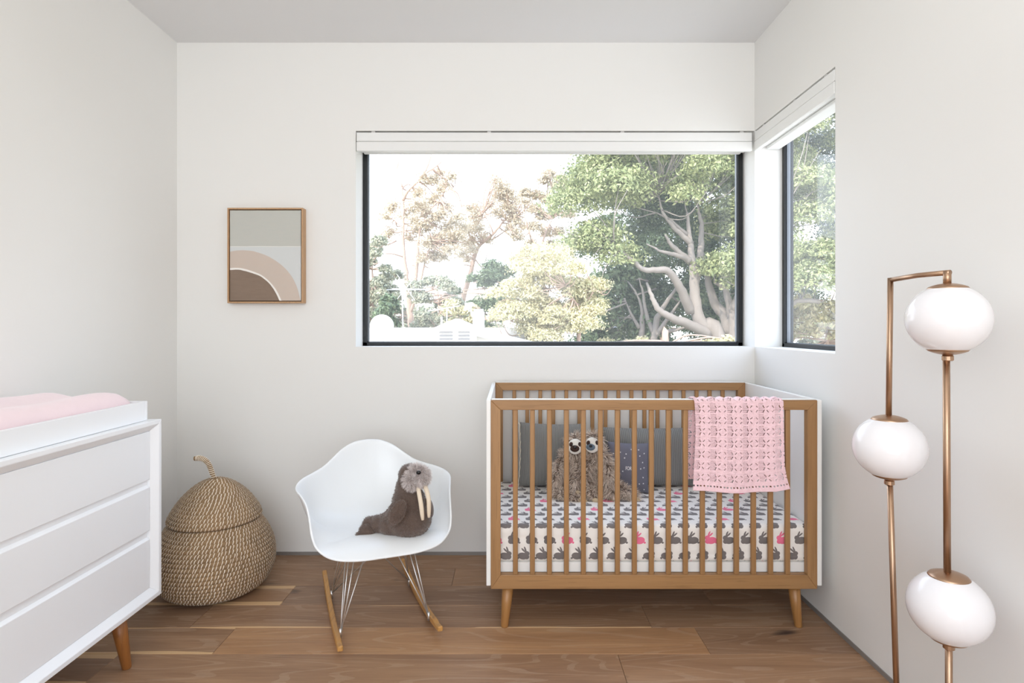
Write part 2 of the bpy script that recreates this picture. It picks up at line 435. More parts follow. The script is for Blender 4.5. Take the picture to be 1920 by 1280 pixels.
b = MB(); b.box(XL - T, FX0, YF - T, YF, -0.1, ZC).box(FX1, XR + T, YF - T, YF, -0.1, ZC).box(FX0, FX1, YF - T, YF, -0.1, FZ0).box(FX0, FX1, YF - T, YF, FZ1, ZC)
tag(b.build('wall_front', M['wall']), kind='structure')
b = MB(); b.box(XL - T, XR + T, YF - T, YB + T, ZC, ZC + 0.2)
tag(b.build('ceiling', M['ceiling']), kind='structure')

# floor: planks laid along X, each its own piece
fl = MB().box(XL, XR, YF, YB, -0.1, -0.014).build('floor', M['rubber']); tag(fl, kind='structure')
PWD = 0.1935
known = {2.98: [(-9, .25, 0), (-0.9, .45, .012), (0.9, .3, 0)], 2.786: [(-9, .35, 0), (-0.28, .55, 0)],
         2.593: [(-9, .42, .05), (-1.022, .15, 0), (0.9, .3, 0)], 2.40: [(-9, .15, 0), (-1.318, .3, .02), (0.58, .25, 0)],
         2.2065: [(-9, .3, .03), (-1.126, .8, .012), (0.7555, .2, 0)], 2.013: [(-9, .2, .045), (-1.476, .38, 0), (0.405, .42, 0)]}
y0 = 2.98; rows = []
while y0 > YF - PWD:
    rows.append(y0); y0 -= PWD
for yr in rows:
    key = min(known, key=lambda k: abs(k - yr))
    if abs(key - yr) < 0.03: segs = known[key]
    else:
        segs = [(-9, random.random() * .6, 0)]; x = XL + random.uniform(0.4, 1.6)
        while x < XR - 0.3: segs.append((x, random.random() * .7, random.choice([0, 0, .03]))); x += random.uniform(1.3, 2.1)
    for i, (xs, tone_, sap) in enumerate(segs):
        x0 = max(xs, XL); x1 = segs[i + 1][0] if i + 1 < len(segs) else XR
        ya, yb = max(yr, YF), min(yr + PWD, YB)
        cx, cy = (x0 + x1) / 2, (yr + yr + PWD) / 2
        me = MB().box(x0 - cx + .0006, x1 - cx - .0006, ya - cy + .0006, yb - cy - .0006, -0.014, 0)
        o = me.build('plank', M['plank'], None, bevel=0.0012, seg=1)
        o.parent = fl; o.location = (cx, cy, 0); o['tone'] = float(tone_); o['sap'] = float(sap)

# recessed metal skirting line
tag(MB().box(XL, XR, YB - 0.004, YB, 0.0, 0.018).build('baseboard_back', M['reveal']), kind='structure')
tag(MB().box(XR - 0.004, XR, YF, YB - 0.004, 0.0, 0.018).build('baseboard_right', M['reveal']), kind='structure')
tag(MB().box(XL, XL + 0.004, YF, YB - 0.004, 0.0, 0.018).build('baseboard_left', M['reveal']), kind='structure')

# windows
def window(name, ax, p, a0, a1, z0, z1, sgn=1, fw=0.026):
    """ax 'y': pane normal along y at y=p, spans x a0..a1"""
    root = thing(name, None, None, ((a0 + a1) / 2, p, z0) if ax == 'y' else (p, (a0 + a1) / 2, z0), kind='structure')
    def bx(m, lo, hi, d0, d1, zz0, zz1):
        lo_, hi_ = min(p + sgn * d0, p + sgn * d1), max(p + sgn * d0, p + sgn * d1)
        if ax == 'y': m.box(lo, hi, lo_, hi_, zz0, zz1)
        else: m.box(lo_, hi_, lo, hi, zz0, zz1)
    for k, (lo, hi, c, d) in enumerate(((a0, a1, z0, z0 + fw * .8), (a0, a1, z1 - fw, z1), (a0, a0 + fw, z0, z1), (a1 - fw, a1, z0, z1))):
        m = MB(); bx(m, lo, hi, 0, 0.05, c, d); m.build('frame_bar', M['black'], root, bevel=.002)
    g = fw + .006
    m = MB()
    bx(m, a0 + fw, a0 + g, .012, .03, z0 + fw * .8, z1 - fw); bx(m, a1 - g, a1 - fw, .012, .03, z0 + fw * .8, z1 - fw)
    bx(m, a0 + fw, a1 - fw, .012, .03, z1 - g, z1 - fw); bx(m, a0 + fw, a1 - fw, .012, .03, z0 + fw * .8, z0 + fw * .8 + .004)
    m.build('gasket', M['gasket'], root)
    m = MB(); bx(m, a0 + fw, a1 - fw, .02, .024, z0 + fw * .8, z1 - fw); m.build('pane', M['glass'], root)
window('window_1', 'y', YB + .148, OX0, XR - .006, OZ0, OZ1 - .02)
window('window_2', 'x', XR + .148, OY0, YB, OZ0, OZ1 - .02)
window('fill_window', 'y', YF - .12, FX0, FX1, FZ0, FZ1, -1, .04)  # unseen window, added as a source of fill light
portal(((OX0 + XR) / 2, YB + .19, (OZ0 + OZ1) / 2), (-math.pi / 2, 0, 0), 2.15, 1.16)
portal((XR + .19, (OY0 + YB) / 2, (OZ0 + OZ1) / 2), (0, math.pi / 2, 0), 1.16, .78)
portal(((FX0 + FX1) / 2, YF - .19, (FZ0 + FZ1) / 2), (math.pi / 2, 0, 0), 2.5, 2.35)

# blinds rolled up in their white boxes
r = thing('roller_blind', 'long white roller blind box across the top of the wide window', 'blind', (0.24, YB, 2.18))
MB().box(OX0 + .004, XR - .014, YB - .002, YB + .018, 2.235, 2.283).build('fascia_upper', M['blind'], r, bevel=.003)
MB().box(OX0 + .004, XR - .014, YB - .004, YB + .020, 2.183, 2.233).build('fascia_lower', M['blind'], r, bevel=.003)
MB().box(OX0 + .006, XR - .016, YB + .02, YB + .11, 2.205, 2.270).build('housing', M['blind'], r, bevel=.003)
MB().box(OX0 + .014, XR - .03, YB + .112, YB + .134, 2.202, 2.2145).build('bottom_rail', M['blind'], r, bevel=.004)
for px in (700, 917, 1167, 1391):
    x = (px - CX) * YB / F
    MB().box(x - .010, x + .010, YB + .0, YB + .03, 2.283, 2.290).build('bracket', M['alu'], r)
r = thing('roller_blind', 'shorter white roller blind box over the narrow side window', 'blind', (XR, 2.77, 2.18))
MB().box(XR - .002, XR + .018, OY0 + .003, YB - .004, 2.235, 2.283).build('fascia_upper', M['blind'], r, bevel=.003)
MB().box(XR - .004, XR + .020, OY0 + .003, YB - .004, 2.183, 2.233).build('fascia_lower', M['blind'], r, bevel=.003)
MB().box(XR + .02, XR + .11, OY0 + .004, YB - .004, 2.205, 2.270).build('housing', M['blind'], r, bevel=.003)
MB().box(XR + .06, XR + .13, OY0 + .01, YB - .01, 2.188, 2.204).build('bottom_rail', M['blind'], r, bevel=.004)
for yy_ in (2.45, 2.72, 3.05):
    MB().box(XR, XR + .03, yy_ - .010, yy_ + .010, 2.283, 2.290).build('bracket', M['alu'], r)

# ------------------------------------------------------------------ framed painting
p = thing('framed_painting', 'framed abstract painting of arches in grey, beige and brown on the back wall', 'picture', (-1.305, 3.16, 1.36))
x0, x1, z0, z1 = -1.507, -1.104, 1.359, 1.866
for (a, b_, c, d) in ((x0, x0 + .008, z0, z1), (x1 - .008, x1, z0, z1), (x0 + .008, x1 - .008, z0, z0 + .008), (x0 + .008, x1 - .008, z1 - .008, z1)):
    MB().box(a, b_, 3.11, 3.158, c, d).build('frame_side', M['frame'], p, bevel=.001, seg=1)
MB().box(x0 + .008, x1 - .008, 3.135, 3.15, z0 + .008, z1 - .008).build('backing_board', M['frame_in'], p)
MB().box(x0 + .0125, x1 - .0125, 3.1145, 3.1345, z0 + .0125, z1 - .0125).build('canvas', M['painting'], p, bevel=.0015)

# ------------------------------------------------------------------ dresser, tray, changing pad
DX, DY1, DY0, DZ0, DZ1 = -1.350, 2.262, 0.70, .203, .878
d = thing('dresser', 'low white dresser with three wide drawers and tapered wooden legs', 'dresser', (-1.57, 1.48, 0))
w, bv = .040, .022
MB().box(-1.795, DX - .03, DY0 + .03, DY1 - .03, DZ0 + .03, DZ1 - .03).build('carcass', M['white'], d)
def bar(poly3):   # frame bars with inner bevel, mitred
    pass
def frame_bar(o0, o1, i0, i1, nm='frame_rail'):
    """outer edge o0-o1 (y,z) , inner edge i0-i1 ; back at x=-1.795"""
    m0 = [(o0[0] + (i0[0] - o0[0]) * .38, o0[1] + (i0[1] - o0[1]) * .38), (o1[0] + (i1[0] - o1[0]) * .38, o1[1] + (i1[1] - o1[1]) * .38)]
    def ring(y_o, y_m, y_i):
        return [(-1.795, y_o[0], y_o[1]), (DX, y_o[0], y_o[1]), (DX, y_m[0], y_m[1]), (DX - bv, y_i[0], y_i[1]), (-1.795, y_i[0], y_i[1])]
    vs = ring(o0, m0[0], i0) + ring(o1, m0[1], i1)
    fs = [(0, 1, 2, 3, 4), (9, 8, 7, 6, 5)] + [(i, i + 5, (i + 1) % 5 + 5, (i + 1) % 5) for i in range(5)]
    MB().add(vs, fs).build(nm, M['white'], d, bevel=.0012, seg=1)
A, B, C, D_ = (DY0, DZ0), (DY1, DZ0), (DY1, DZ1), (DY0, DZ1)
a, b_, c, e_ = (DY0 + w, DZ0 + w), (DY1 - w, DZ0 + w), (DY1 - w, DZ1 - w), (DY0 + w, DZ1 - w)
frame_bar(A, B, a, b_); frame_bar(D_, C, e_, c); frame_bar(B, C, b_, c, 'frame_side'); frame_bar(A, D_, a, e_, 'frame_side')
for k, (z0, z1, ch) in enumerate(((.655, .8375, 0), (.462, .645, .020), (.2435, .446, .018))):
    xf = DX - bv + .002
    if ch: poly = [(-1.75, z0), (xf, z0), (xf, z1 - ch), (xf - .022, z1), (-1.75, z1)]
    else: poly = [(-1.75, z0), (xf, z0), (xf, z1), (-1.75, z1)]
    m = MB(); n = len(poly)
    vs = [(x, DY0 + w + .002, z) for x, z in poly] + [(x, DY1 - w - .002, z) for x, z in poly]
    m.add(vs, [tuple(range(n)), tuple(range(2 * n - 1, n - 1, -1))] + [(i, i + n, (i + 1) % n + n, (i + 1) % n) for i in range(n)])
    m.build('drawer', M['white'], d, bevel=.0015, seg=2)
def tleg(cx, cy, bx, by, z1, r1, r0):
    return MB().tube([(bx, by, 0), (bx, by, .003), (bx + (cx - bx) * .5, by + (cy - by) * .5, z1 / 2), (cx, cy, z1)], [r0 * .9, r0, (r0 + r1) / 2, r1], 20)
for (cx, cy, bx, by) in ((-1.405, 2.09, -1.388, 2.115), (-1.405, .88, -1.388, .855), (-1.74, 2.09, -1.757, 2.115), (-1.74, .88, -1.757, .855)):
    tleg(cx, cy, bx, by, DZ0, .027, .0155).build('leg', M['walnut'], d, smooth=True)
tr = thing('changing_tray', 'white open changing tray box standing on top of the dresser', 'tray', (-1.58, 1.62, DZ1))
TX0, TX1, TY0, TY1, TZ = -1.785, -1.383, 1.10, 2.228, .952
for bx in ((TX0, TX1, TY1 - .016, TY1), (TX0, TX1, TY0, TY0 + .016), (TX1 - .016, TX1, TY0 + .016, TY1 - .016), (TX0, TX0 + .016, TY0 + .016, TY1 - .016)):
    MB().box(*bx, DZ1 + .001, TZ).build('tray_wall', M['white'], tr, bevel=.0015)
MB().box(TX0 + .016, TX1 - .016, TY0 + .016, TY1 - .016, DZ1 + .001, DZ1 + .012).build('tray_floor', M['white'], tr)
# contoured pad
m = MB(); P = []; nu, nv = 40, 36
px0, px1, py0, py1, pz = TX0 + .019, TX1 - .019, TY0 + .03, TY1 - .022, DZ1 + .013
for i in range(nu + 1):
    s_ = -1 + 2 * i / nu; rowp = []
    for j in range(nv + 1):
        q = -1 + 2 * j / nv
        ex = max(0, 1 - abs(q) ** 7) ** .5; ey = max(0, 1 - abs(s_) ** 22) ** .5
        hx = .112 - .028 * math.exp(-(q / .45) ** 2)
        z = pz + hx * ex * ey + .003 * math.sin(9 * s_ + 3 * q) * ex * ey
        rowp.append(((px0 + px1) / 2 + q * (px1 - px0) / 2, (py0 + py1) / 2 + s_ * (py1 - py0) / 2, z))
    P.append(rowp)
m.grid(P)
m.box(px0, px1, py0, py1, pz - .001, pz + .002)
pad = m.build('changing_pad', M['pink_pad'], None, smooth=True)
tag(pad, 'contoured changing pad in a pale pink velour cover lying in the white tray', 'changing pad')

# ------------------------------------------------------------------ basket
BC = Vector((-1.385, 2.745, 0)); ROW = .0185
bk = thing('lidded_basket', 'pear shaped woven seagrass basket with domed lid and curled stem', 'basket', BC)
def coil(prof_pts, name, zshift=0.0, tilt=0.0):
    prof = cat(prof_pts, 24)
    pts = [np.array(q) for q in prof]; L = [0]
    for i in range(1, len(pts)): L.append(L[-1] + np.linalg.norm(pts[i] - pts[i - 1]))
    L = np.array(L); PR = np.array(pts)
    rows_ = int(L[-1] / ROW); rh = L[-1] / rows_
    def at(s): return np.array([np.interp(s, L, PR[:, 0]), np.interp(s, L, PR[:, 1])])
    ring = []; centers = []
    for k in range(rows_):
        c0 = at((k + .5) * rh); tan = at((k + .9) * rh) - at((k + .1) * rh); tan /= max(1e-9, np.linalg.norm(tan)); nr = np.array([tan[1], -tan[0]])
        centers.append((c0, tan, nr))
        for q in (-.46, -.3, -.1, .1, .3, .46):
            p_ = c0 + tan * q * rh + nr * (.0078 * math.sqrt(max(0, 1 - (q / .5) ** 2)) - .005)
            ring.append((max(p_[0], .001), p_[1]))
    def tl(x, y, z): return (x, y, z + tilt * x)
    m = MB(); m.lathe(ring, (0, 0, zshift), 72)
    m.v = [tuple(Vector(tl(*q)) + BC) for q in m.v]
    body = m.build(name, M['straw'], bk, smooth=True)
    V, Fc = [], []
    for (c0, tan, nr) in centers:
        R = c0[0]; cnt = max(8, int(2 * math.pi * R / .0150)); ph = rng.random() * 6
        for s in range(cnt):
            a0 = ph + 2 * math.pi * s / cnt + rng.normal(0, .0015 / max(R, .05)); slant = .007 / max(R, .02); base = len(V)
            hw = .0017 / max(R, .02)
            for k, q in enumerate((-.47, -.25, 0, .25, .47)):
                pp = c0 + tan * q * rh + nr * (.0090 * math.sqrt(max(0, 1 - (q / .5) ** 2)) - .0046)
                a = a0 + slant * q
                for dd in (-hw, hw):
                    x, y, z = pp[0] * math.cos(a + dd), pp[0] * math.sin(a + dd), pp[1] + zshift
                    V.append(tuple(Vector(tl(x, y, z)) + BC))
                if k: Fc.append((base + 2 * k - 2, base + 2 * k - 1, base + 2 * k + 1, base + 2 * k))
    st = fast_mesh('stitching', V, Fc, M['stitch'], body)
    st['kind'] = 'stuff'
    return body
coil([(.135, .008), (.175, .012), (.220, .038), (.250, .09), (.262, .145), (.256, .21), (.232, .272), (.206, .315), (.190, .335)], 'basket_body')
coil([(.196, .338), (.200, .350), (.184, .386), (.146, .440), (.098, .486), (.050, .514), (.012, .522)], 'lid', 0.0)
MB().lathe([(.13, .002), (.138, .004), (.138, .012), (.13, .014)], BC, 48).build('basket_bottom', M['straw'], bk)
MB().lathe([(.182, .315), (.188, .318), (.188, .345), (.182, .348)], BC, 64).build('lid_collar', M['straw'], bk)
sp = cat([(-.004, 0, .515), (-.018, 0, .553), (-.030, 0, .585), (-.048, 0, .607), (-.072, 0, .617), (-.098, 0, .615)], 8)
sp = [Vector(q) + BC for q in sp]
stem = MB().tube(sp, [.0085 if i < 6 else .0105 for i in range(len(sp))], 12).build('stem', M['straw'], bk, smooth=True)
m = MB()
for i in range(3, len(sp) - 2, 2):
    tn = (sp[i + 1] - sp[i]).normalized(); nx = Vector((0, 1, 0)); bn = tn.cross(nx)
    m.tube([sp[i] + nx * math.cos(a) * .0112 + bn * math.sin(a) * .0112 + tn * .002 * math.sin(a) for a in [2 * math.pi * k / 12 for k in range(13)]], .0018, 5, cap=False)
tag(m.build('stem_wrapping', M['stitch'], stem), kind='stuff')

# ------------------------------------------------------------------ crib
CF, CB = 2.380, 3.140
CX0, CX1 = -.098, 1.268
cr_ = thing('crib', 'baby crib with oak slatted sides and white end panels', 'crib', (.585, 2.76, 0))
for (xa, xb) in ((CX0, CX0 + .018), (CX1 - .018, CX1)):
    MB().box(xa, xb, CF - .002, CB + .004, .180, .936).build('end_panel', M['cream'], cr_, bevel=.003)
fx0, fx1 = CX0 + .018, CX1 - .018
slat_mesh = None
for side, (ya, yb) in enumerate(((CF, CF + .03), (CB - .03, CB))):
    zb0, zb1, zt0, zt1 = .166, .223, .895, .935
    pw = .040
    # mitred frame: rails and posts
    MB().prism([(fx0, zt1), (fx1, zt1), (fx1 - pw, zt0), (fx0 + pw, zt0)], 'y', ya, yb).build('top_rail', M['oak'], cr_, bevel=.002)
    MB().prism([(fx0, zb0), (fx1, zb0), (fx1 - pw, zb1), (fx0 + pw, zb1)], 'y', ya, yb).build('bottom_rail', M['oak'], cr_, bevel=.002)
    MB().prism([(fx0, zb0), (fx0, zt1), (fx0 + pw, zt0), (fx0 + pw, zb1)], 'y', ya, yb).build('corner_post', M['oakz'], cr_, bevel=.002)
    MB().prism([(fx1, zb0), (fx1, zt1), (fx1 - pw, zt0), (fx1 - pw, zb1)], 'y', ya, yb).build('corner_post', M['oakz'], cr_, bevel=.002)
    MB().box(fx0 + .003, fx1 - .003, ya + .003, yb - .003, .9352, .9392).build('rail_strip', M['cream'], cr_, bevel=.0015, seg=1)  # thin white strip along the top of the rail
    for k in range(17):
        xc = .0204 + k * .0696
        o = MB().box(xc - .010, xc + .010, (ya + yb) / 2 - .0085, (ya + yb) / 2 + .0085, zb1 - .002, zt0 + .002)
        if slat_mesh is None:
            first = o.build('slat', M['oakz'], cr_, bevel=.0035); slat_mesh = first; fx_, fy_ = xc, (ya + yb) / 2
        else:
            dup(slat_mesh, cr_, (xc - fx_, (ya + yb) / 2 - fy_, 0))
MB().box(fx0 + .002, fx1 - .002, CF + .034, CF + .052, .2215, .2615).build('support_rail', M['cream'], cr_, bevel=.002)
MB().box(fx0 + .002, fx1 - .002, CB - .052, CB - .034, .2215, .2615).build('support_rail', M['cream'], cr_, bevel=.002)
MB().box(fx0 + .002, fx1 - .002, CF + .053, CB - .053, .245, .2565).build('mattress_base', M['cream'], cr_)
for (cx, cy, bx, by) in ((-.010, 2.418, -.024, 2.408), (1.172, 2.418, 1.186, 2.408), (-.010, 3.09, -.024, 3.10), (1.172, 3.09, 1.186, 3.10)):
    tleg(cx, cy, bx, by, .168, .0245, .0155).build('leg', M['leg'], cr_, smooth=True)

# mattress with fitted bunny sheet
MX0, MX1, MY0, MY1, MZ0, MZ1 = fx0 + .004, fx1 - .004, CF + .036, CB - .036, .262, .414
rr = .022
sec = []
def arc(cy, cz, a0, a1, n=5):
    return [(cy + rr * math.cos(a0 + (a1 - a0) * k / n), cz + rr * math.sin(a0 + (a1 - a0) * k / n)) for k in range(n + 1)]
sec = [(MY0 + .05, MZ0), (MY0 + .012, MZ0)] + [(MY0, MZ0 + .01 + (MZ1 - rr - MZ0 - .01) * k / 10) for k in range(11)]
sec += arc(MY0 + rr, MZ1 - rr, math.pi, math.pi / 2)[1:]
sec += [(MY0 + rr + (MY1 - MY0 - 2 * rr) * k / 40, MZ1) for k in range(1, 40)]
sec += arc(MY1 - rr, MZ1 - rr, math.pi / 2, 0)
sec += [(MY1, MZ0 + .01), (MY1 - .012, MZ0), (MY1 - .05, MZ0)]
L = [0]
for i in range(1, len(sec)): L.append(L[-1] + math.dist(sec[i], sec[i - 1]))
from mathutils import noise as mn
P, U = [], []; nx = 110
for i in range(nx + 1):
    s_ = i / nx; x = MX0 + (MX1 - MX0) * s_
    e_ = min(1, min(s_, 1 - s_) * (MX1 - MX0) / .03); inset = .02 * (1 - math.sqrt(max(0, 1 - (1 - e_) ** 2)))
    rp, ru = [], []
    for j, (y, z) in enumerate(sec):
        yc, zc = (MY0 + MY1) / 2, (MZ0 + MZ1) / 2
        n_ = mn.noise(Vector((x * 5, y * 5, z * 9))) * .0025
        front = 0.0016 * math.sin(z * 160 + 2 * math.sin(x * 5)) if y < MY0 + .01 else 0
        y2 = y + (inset if y < yc else -inset) + front
        z2 = z - (inset * .7 if z > zc else 0) + (n_ if z > zc + .03 and y > MY0 + .03 else 0)
        rp.append((x, y2, z2)); ru.append((x + 1.0 + .0204 - .0005, L[j] - .052 - .001 + PH * 4 + .006))
    P.append(rp); U.append(ru)
m = MB(); m.grid(P, U); n = len(sec)
m.f.append(tuple(range(n - 1, -1, -1))); m.f.append(tuple(nx * n + k for k in range(n)))
m.f.append((0, nx * n, nx * n + n - 1, n - 1))
mt = m.build('crib_mattress', M['bunny'], None, smooth=True, uv=True)
tag(mt, 'crib mattress in a white fitted sheet printed with grey and pink bunnies', 'mattress')

# pillows
def pillow(name, mat, w, h, th, centre, lean, yaw=0, roll=0, label=None, pinch=.05, flat=3.0, rot_top=0.0):
    Mx = Matrix.Translation(centre) @ Matrix.Rotation(yaw, 4, 'Z') @ Matrix.Rotation(math.pi / 2 - lean, 4, 'X') @ Matrix.Rotation(roll, 4, 'Z')
    def surf(u, v, s):
        e = max(0, (1 - abs(u) ** flat)) ** .5 * max(0, (1 - abs(v) ** flat)) ** .5
        px = u * w / 2 * (1 - pinch * (1 - abs(v) ** 2) * abs(u) ** 3 * 1.0) ; py = v * h / 2 * (1 - pinch * (1 - abs(u) ** 2) * abs(v) ** 3)
        wr = .004 * mn.noise(Vector((u * 2.3 + w * 9, v * 2.3, 3.1 + s)))
        return Mx @ Vector((px, py, s * (th / 2 * e) + wr * e))
    m = MB(); N = 36
    for s in (1, -1):
        P = [[surf(-1 + 2 * i / N, -1 + 2 * j / N, s) for j in range(N + 1)] for i in range(N + 1)]
        U = [[((-1 + 2 * i / N) * w / 2 + 1, (-1 + 2 * j / N) * h / 2 + 1) for j in range(N + 1)] for i in range(N + 1)]
        m.grid(P, U)
        if s == 1:
            k = N + 1; cnt = k * k
    # turn back side faces
    nf = N * N; m.f[:nf] = m.f[:nf]; m.f[nf:] = [tuple(reversed(f)) for f in m.f[nf:]]
    return m, surf, Mx
m, surf, _ = pillow('p', None,   .34, .325, .12, Vector((.215, 3.003, .414 + .162)), .14, roll=-.02)
pl = m.build('pillow', M['rib'], None, smooth=True, uv=True)
tag(pl, 'square grey ribbed pillow with a cream frayed edge at the crib left end', 'pillow')
edge = [surf(-1, v, 0) for v in np.linspace(-1, 1, 24)]
edge = [q + Vector((-.003 + .003 * math.sin(i * 2.1), -.004, 0)) for i, q in enumerate(edge)]
MB().tube(edge, .0028, 6).build('frayed_edging', M['piping'], pl, smooth=True)
m, surf, _ = pillow('p', None, .50, .30, .12, Vector((.715, 3.008, .414 + .152)), .12)
pl = m.build('pillow', M['rib2'], None, smooth=True, uv=True)
tag(pl, 'long grey ribbed pillow leaning on the back slats, right of the sloths', 'pillow')
m, surf, MX_ = pillow('p', None, .205, .245, .085, Vector((.582, 2.895, .414 + .124)), .10, yaw=-.06, roll=-.03)
pl = m.build('pillow', M['slate'], None, smooth=True, uv=True)
tag(pl, 'small slate pillow with white crosses and lettering beside the right sloth', 'pillow')
# pillow print
V, Fc = [], []
def cross(u, v, r_, a):
    c0 = surf(u, v, 1); ex = (surf(u + .02, v, 1) - c0).normalized(); ey = (surf(u, v + .02, 1) - c0).normalized(); nn = ex.cross(ey).normalized()
    c0 = c0 + nn * .0012
    for aa in (a, a + math.pi / 2):
        d1 = ex * math.cos(aa) + ey * math.sin(aa); d2 = nn.cross(d1); b0 = len(V)
        for (i, j) in ((-1, -.25), (1, -.25), (1, .25), (-1, .25)): V.append(tuple(c0 + d1 * r_ * i + d2 * r_ * j))
        Fc.append((b0, b0 + 1, b0 + 2, b0 + 3))
for (u_, v_) in ((-.75, .55), (-.42, .62), (-.15, .56), (-.22, .40), (-.5, .2), (-.3, -.12), (-.55, -.35), (-.2, -.62), (-.65, -.7), (.45, .74), (.72, .60), (.5, .50), (.64, .25), (.55, 0), (.72, .04), (.68, -.34), (.5, -.6), (.7, -.58), (.3, -.72), (.75, -.83), (.1, .75), (.15, -.45), (-.7, -.05)):
    cross(u_, v_, .0038, random.random())
ps = fast_mesh('cross_print', V, Fc, M['print'], pl); ps['kind'] = 'stuff'
fc = bpy.data.curves.new('lettering', 'FONT'); fc.body = 'FOR'; fc.size = .0245; fc.align_x = 'CENTER'; fc.extrude = .0004; fc.offset = .0002
tmp = bpy.data.objects.new('tmp', fc); COL.objects.link(tmp)
dg = bpy.context.evaluated_depsgraph_get()
me = bpy.data.meshes.new_from_object(tmp.evaluated_get(dg)); me.name = 'lettering'
bpy.data.objects.remove(tmp)
me.materials.clear(); me.materials.append(M['print'])
lt = bpy.data.objects.new('lettering', me); link(lt, pl)
c0 = surf(-.035, -.06, 1)
lt.matrix_local = Matrix.Translation(c0) @ MX_.to_3x3().to_4x4() @ Matrix.Translation((0, 0, .004)) @ Matrix.Scale(.64, 4, (1, 0, 0))

# ------------------------------------------------------------------ soft toys
def blob(name, parts, vox, mat, parent, smooth_it=6):
    """parts: (centre, radii, euler) ellipsoids or ('t', pts, radii) tapered tubes, merged into one skin"""
    m = MB()
    for q in parts:
        if q[0] == 't':
            m.tube(q[1], q[2], 14)
            for pt, rd in ((q[1][0], q[2][0]), (q[1][-1], q[2][-1])):
                add_ell(m, Vector(pt), (rd, rd, rd), (0, 0, 0))
        else: add_ell(m, Vector(q[0]), q[1], q[2] if len(q) > 2 else (0, 0, 0))
    me = bpy.data.meshes.new('tmp'); me.from_pydata(m.v, [], m.f)
    o = bpy.data.objects.new('tmp', me); COL.objects.link(o)
    rm = o.modifiers.new('r', 'REMESH'); rm.mode = 'VOXEL'; rm.voxel_size = vox
    sm = o.modifiers.new('s', 'SMOOTH'); sm.factor = .5; sm.iterations = smooth_it
    dg = bpy.context.evaluated_depsgraph_get(); dg.update()
    me2 = bpy.data.meshes.new_from_object(o.evaluated_get(dg))
    bpy.data.objects.remove(o)
    me2.name = name; me2.materials.clear(); me2.materials.append(mat)
    me2.transform(Matrix.Translation(-origin(parent)))
    me2.polygons.foreach_set('use_smooth', [True] * len(me2.polygons))
    return link(bpy.data.objects.new(name, me2), parent)

def add_ell(m, c, r, eu, nu=16, nv=10):
    from mathutils import Euler
    R = Euler(eu).to_matrix(); vs = []
    for i in range(1, nv):
        th = math.pi * i / nv
        for k in range(nu):
            a = 2 * math.pi * k / nu
            vs.append(c + R @ Vector((r[0] * math.sin(th) * math.cos(a), r[1] * math.sin(th) * math.sin(a), r[2] * math.cos(th))))
    vs.append(c + R @ Vector((0, 0, r[2]))); vs.append(c + R @ Vector((0, 0, -r[2])))
    nb = (nv - 1) * nu
    fs = [(i * nu + k, (i + 1) * nu + k, (i + 1) * nu + (k + 1) % nu, i * nu + (k + 1) % nu) for i in range(nv - 2) for k in range(nu)]
    fs += [(nb, k, (k + 1) % nu) for k in range(nu)] + [(nb + 1, (nv - 2) * nu + (k + 1) % nu, (nv - 2) * nu + k) for k in range(nu)]
    m.add(vs, fs)

def ell_part(name, c, r, eu, mat, parent, nu=28, nv=18):
    m = MB(); add_ell(m, Vector(c), r, eu, nu, nv); return m.build(name, mat, parent, smooth=True)

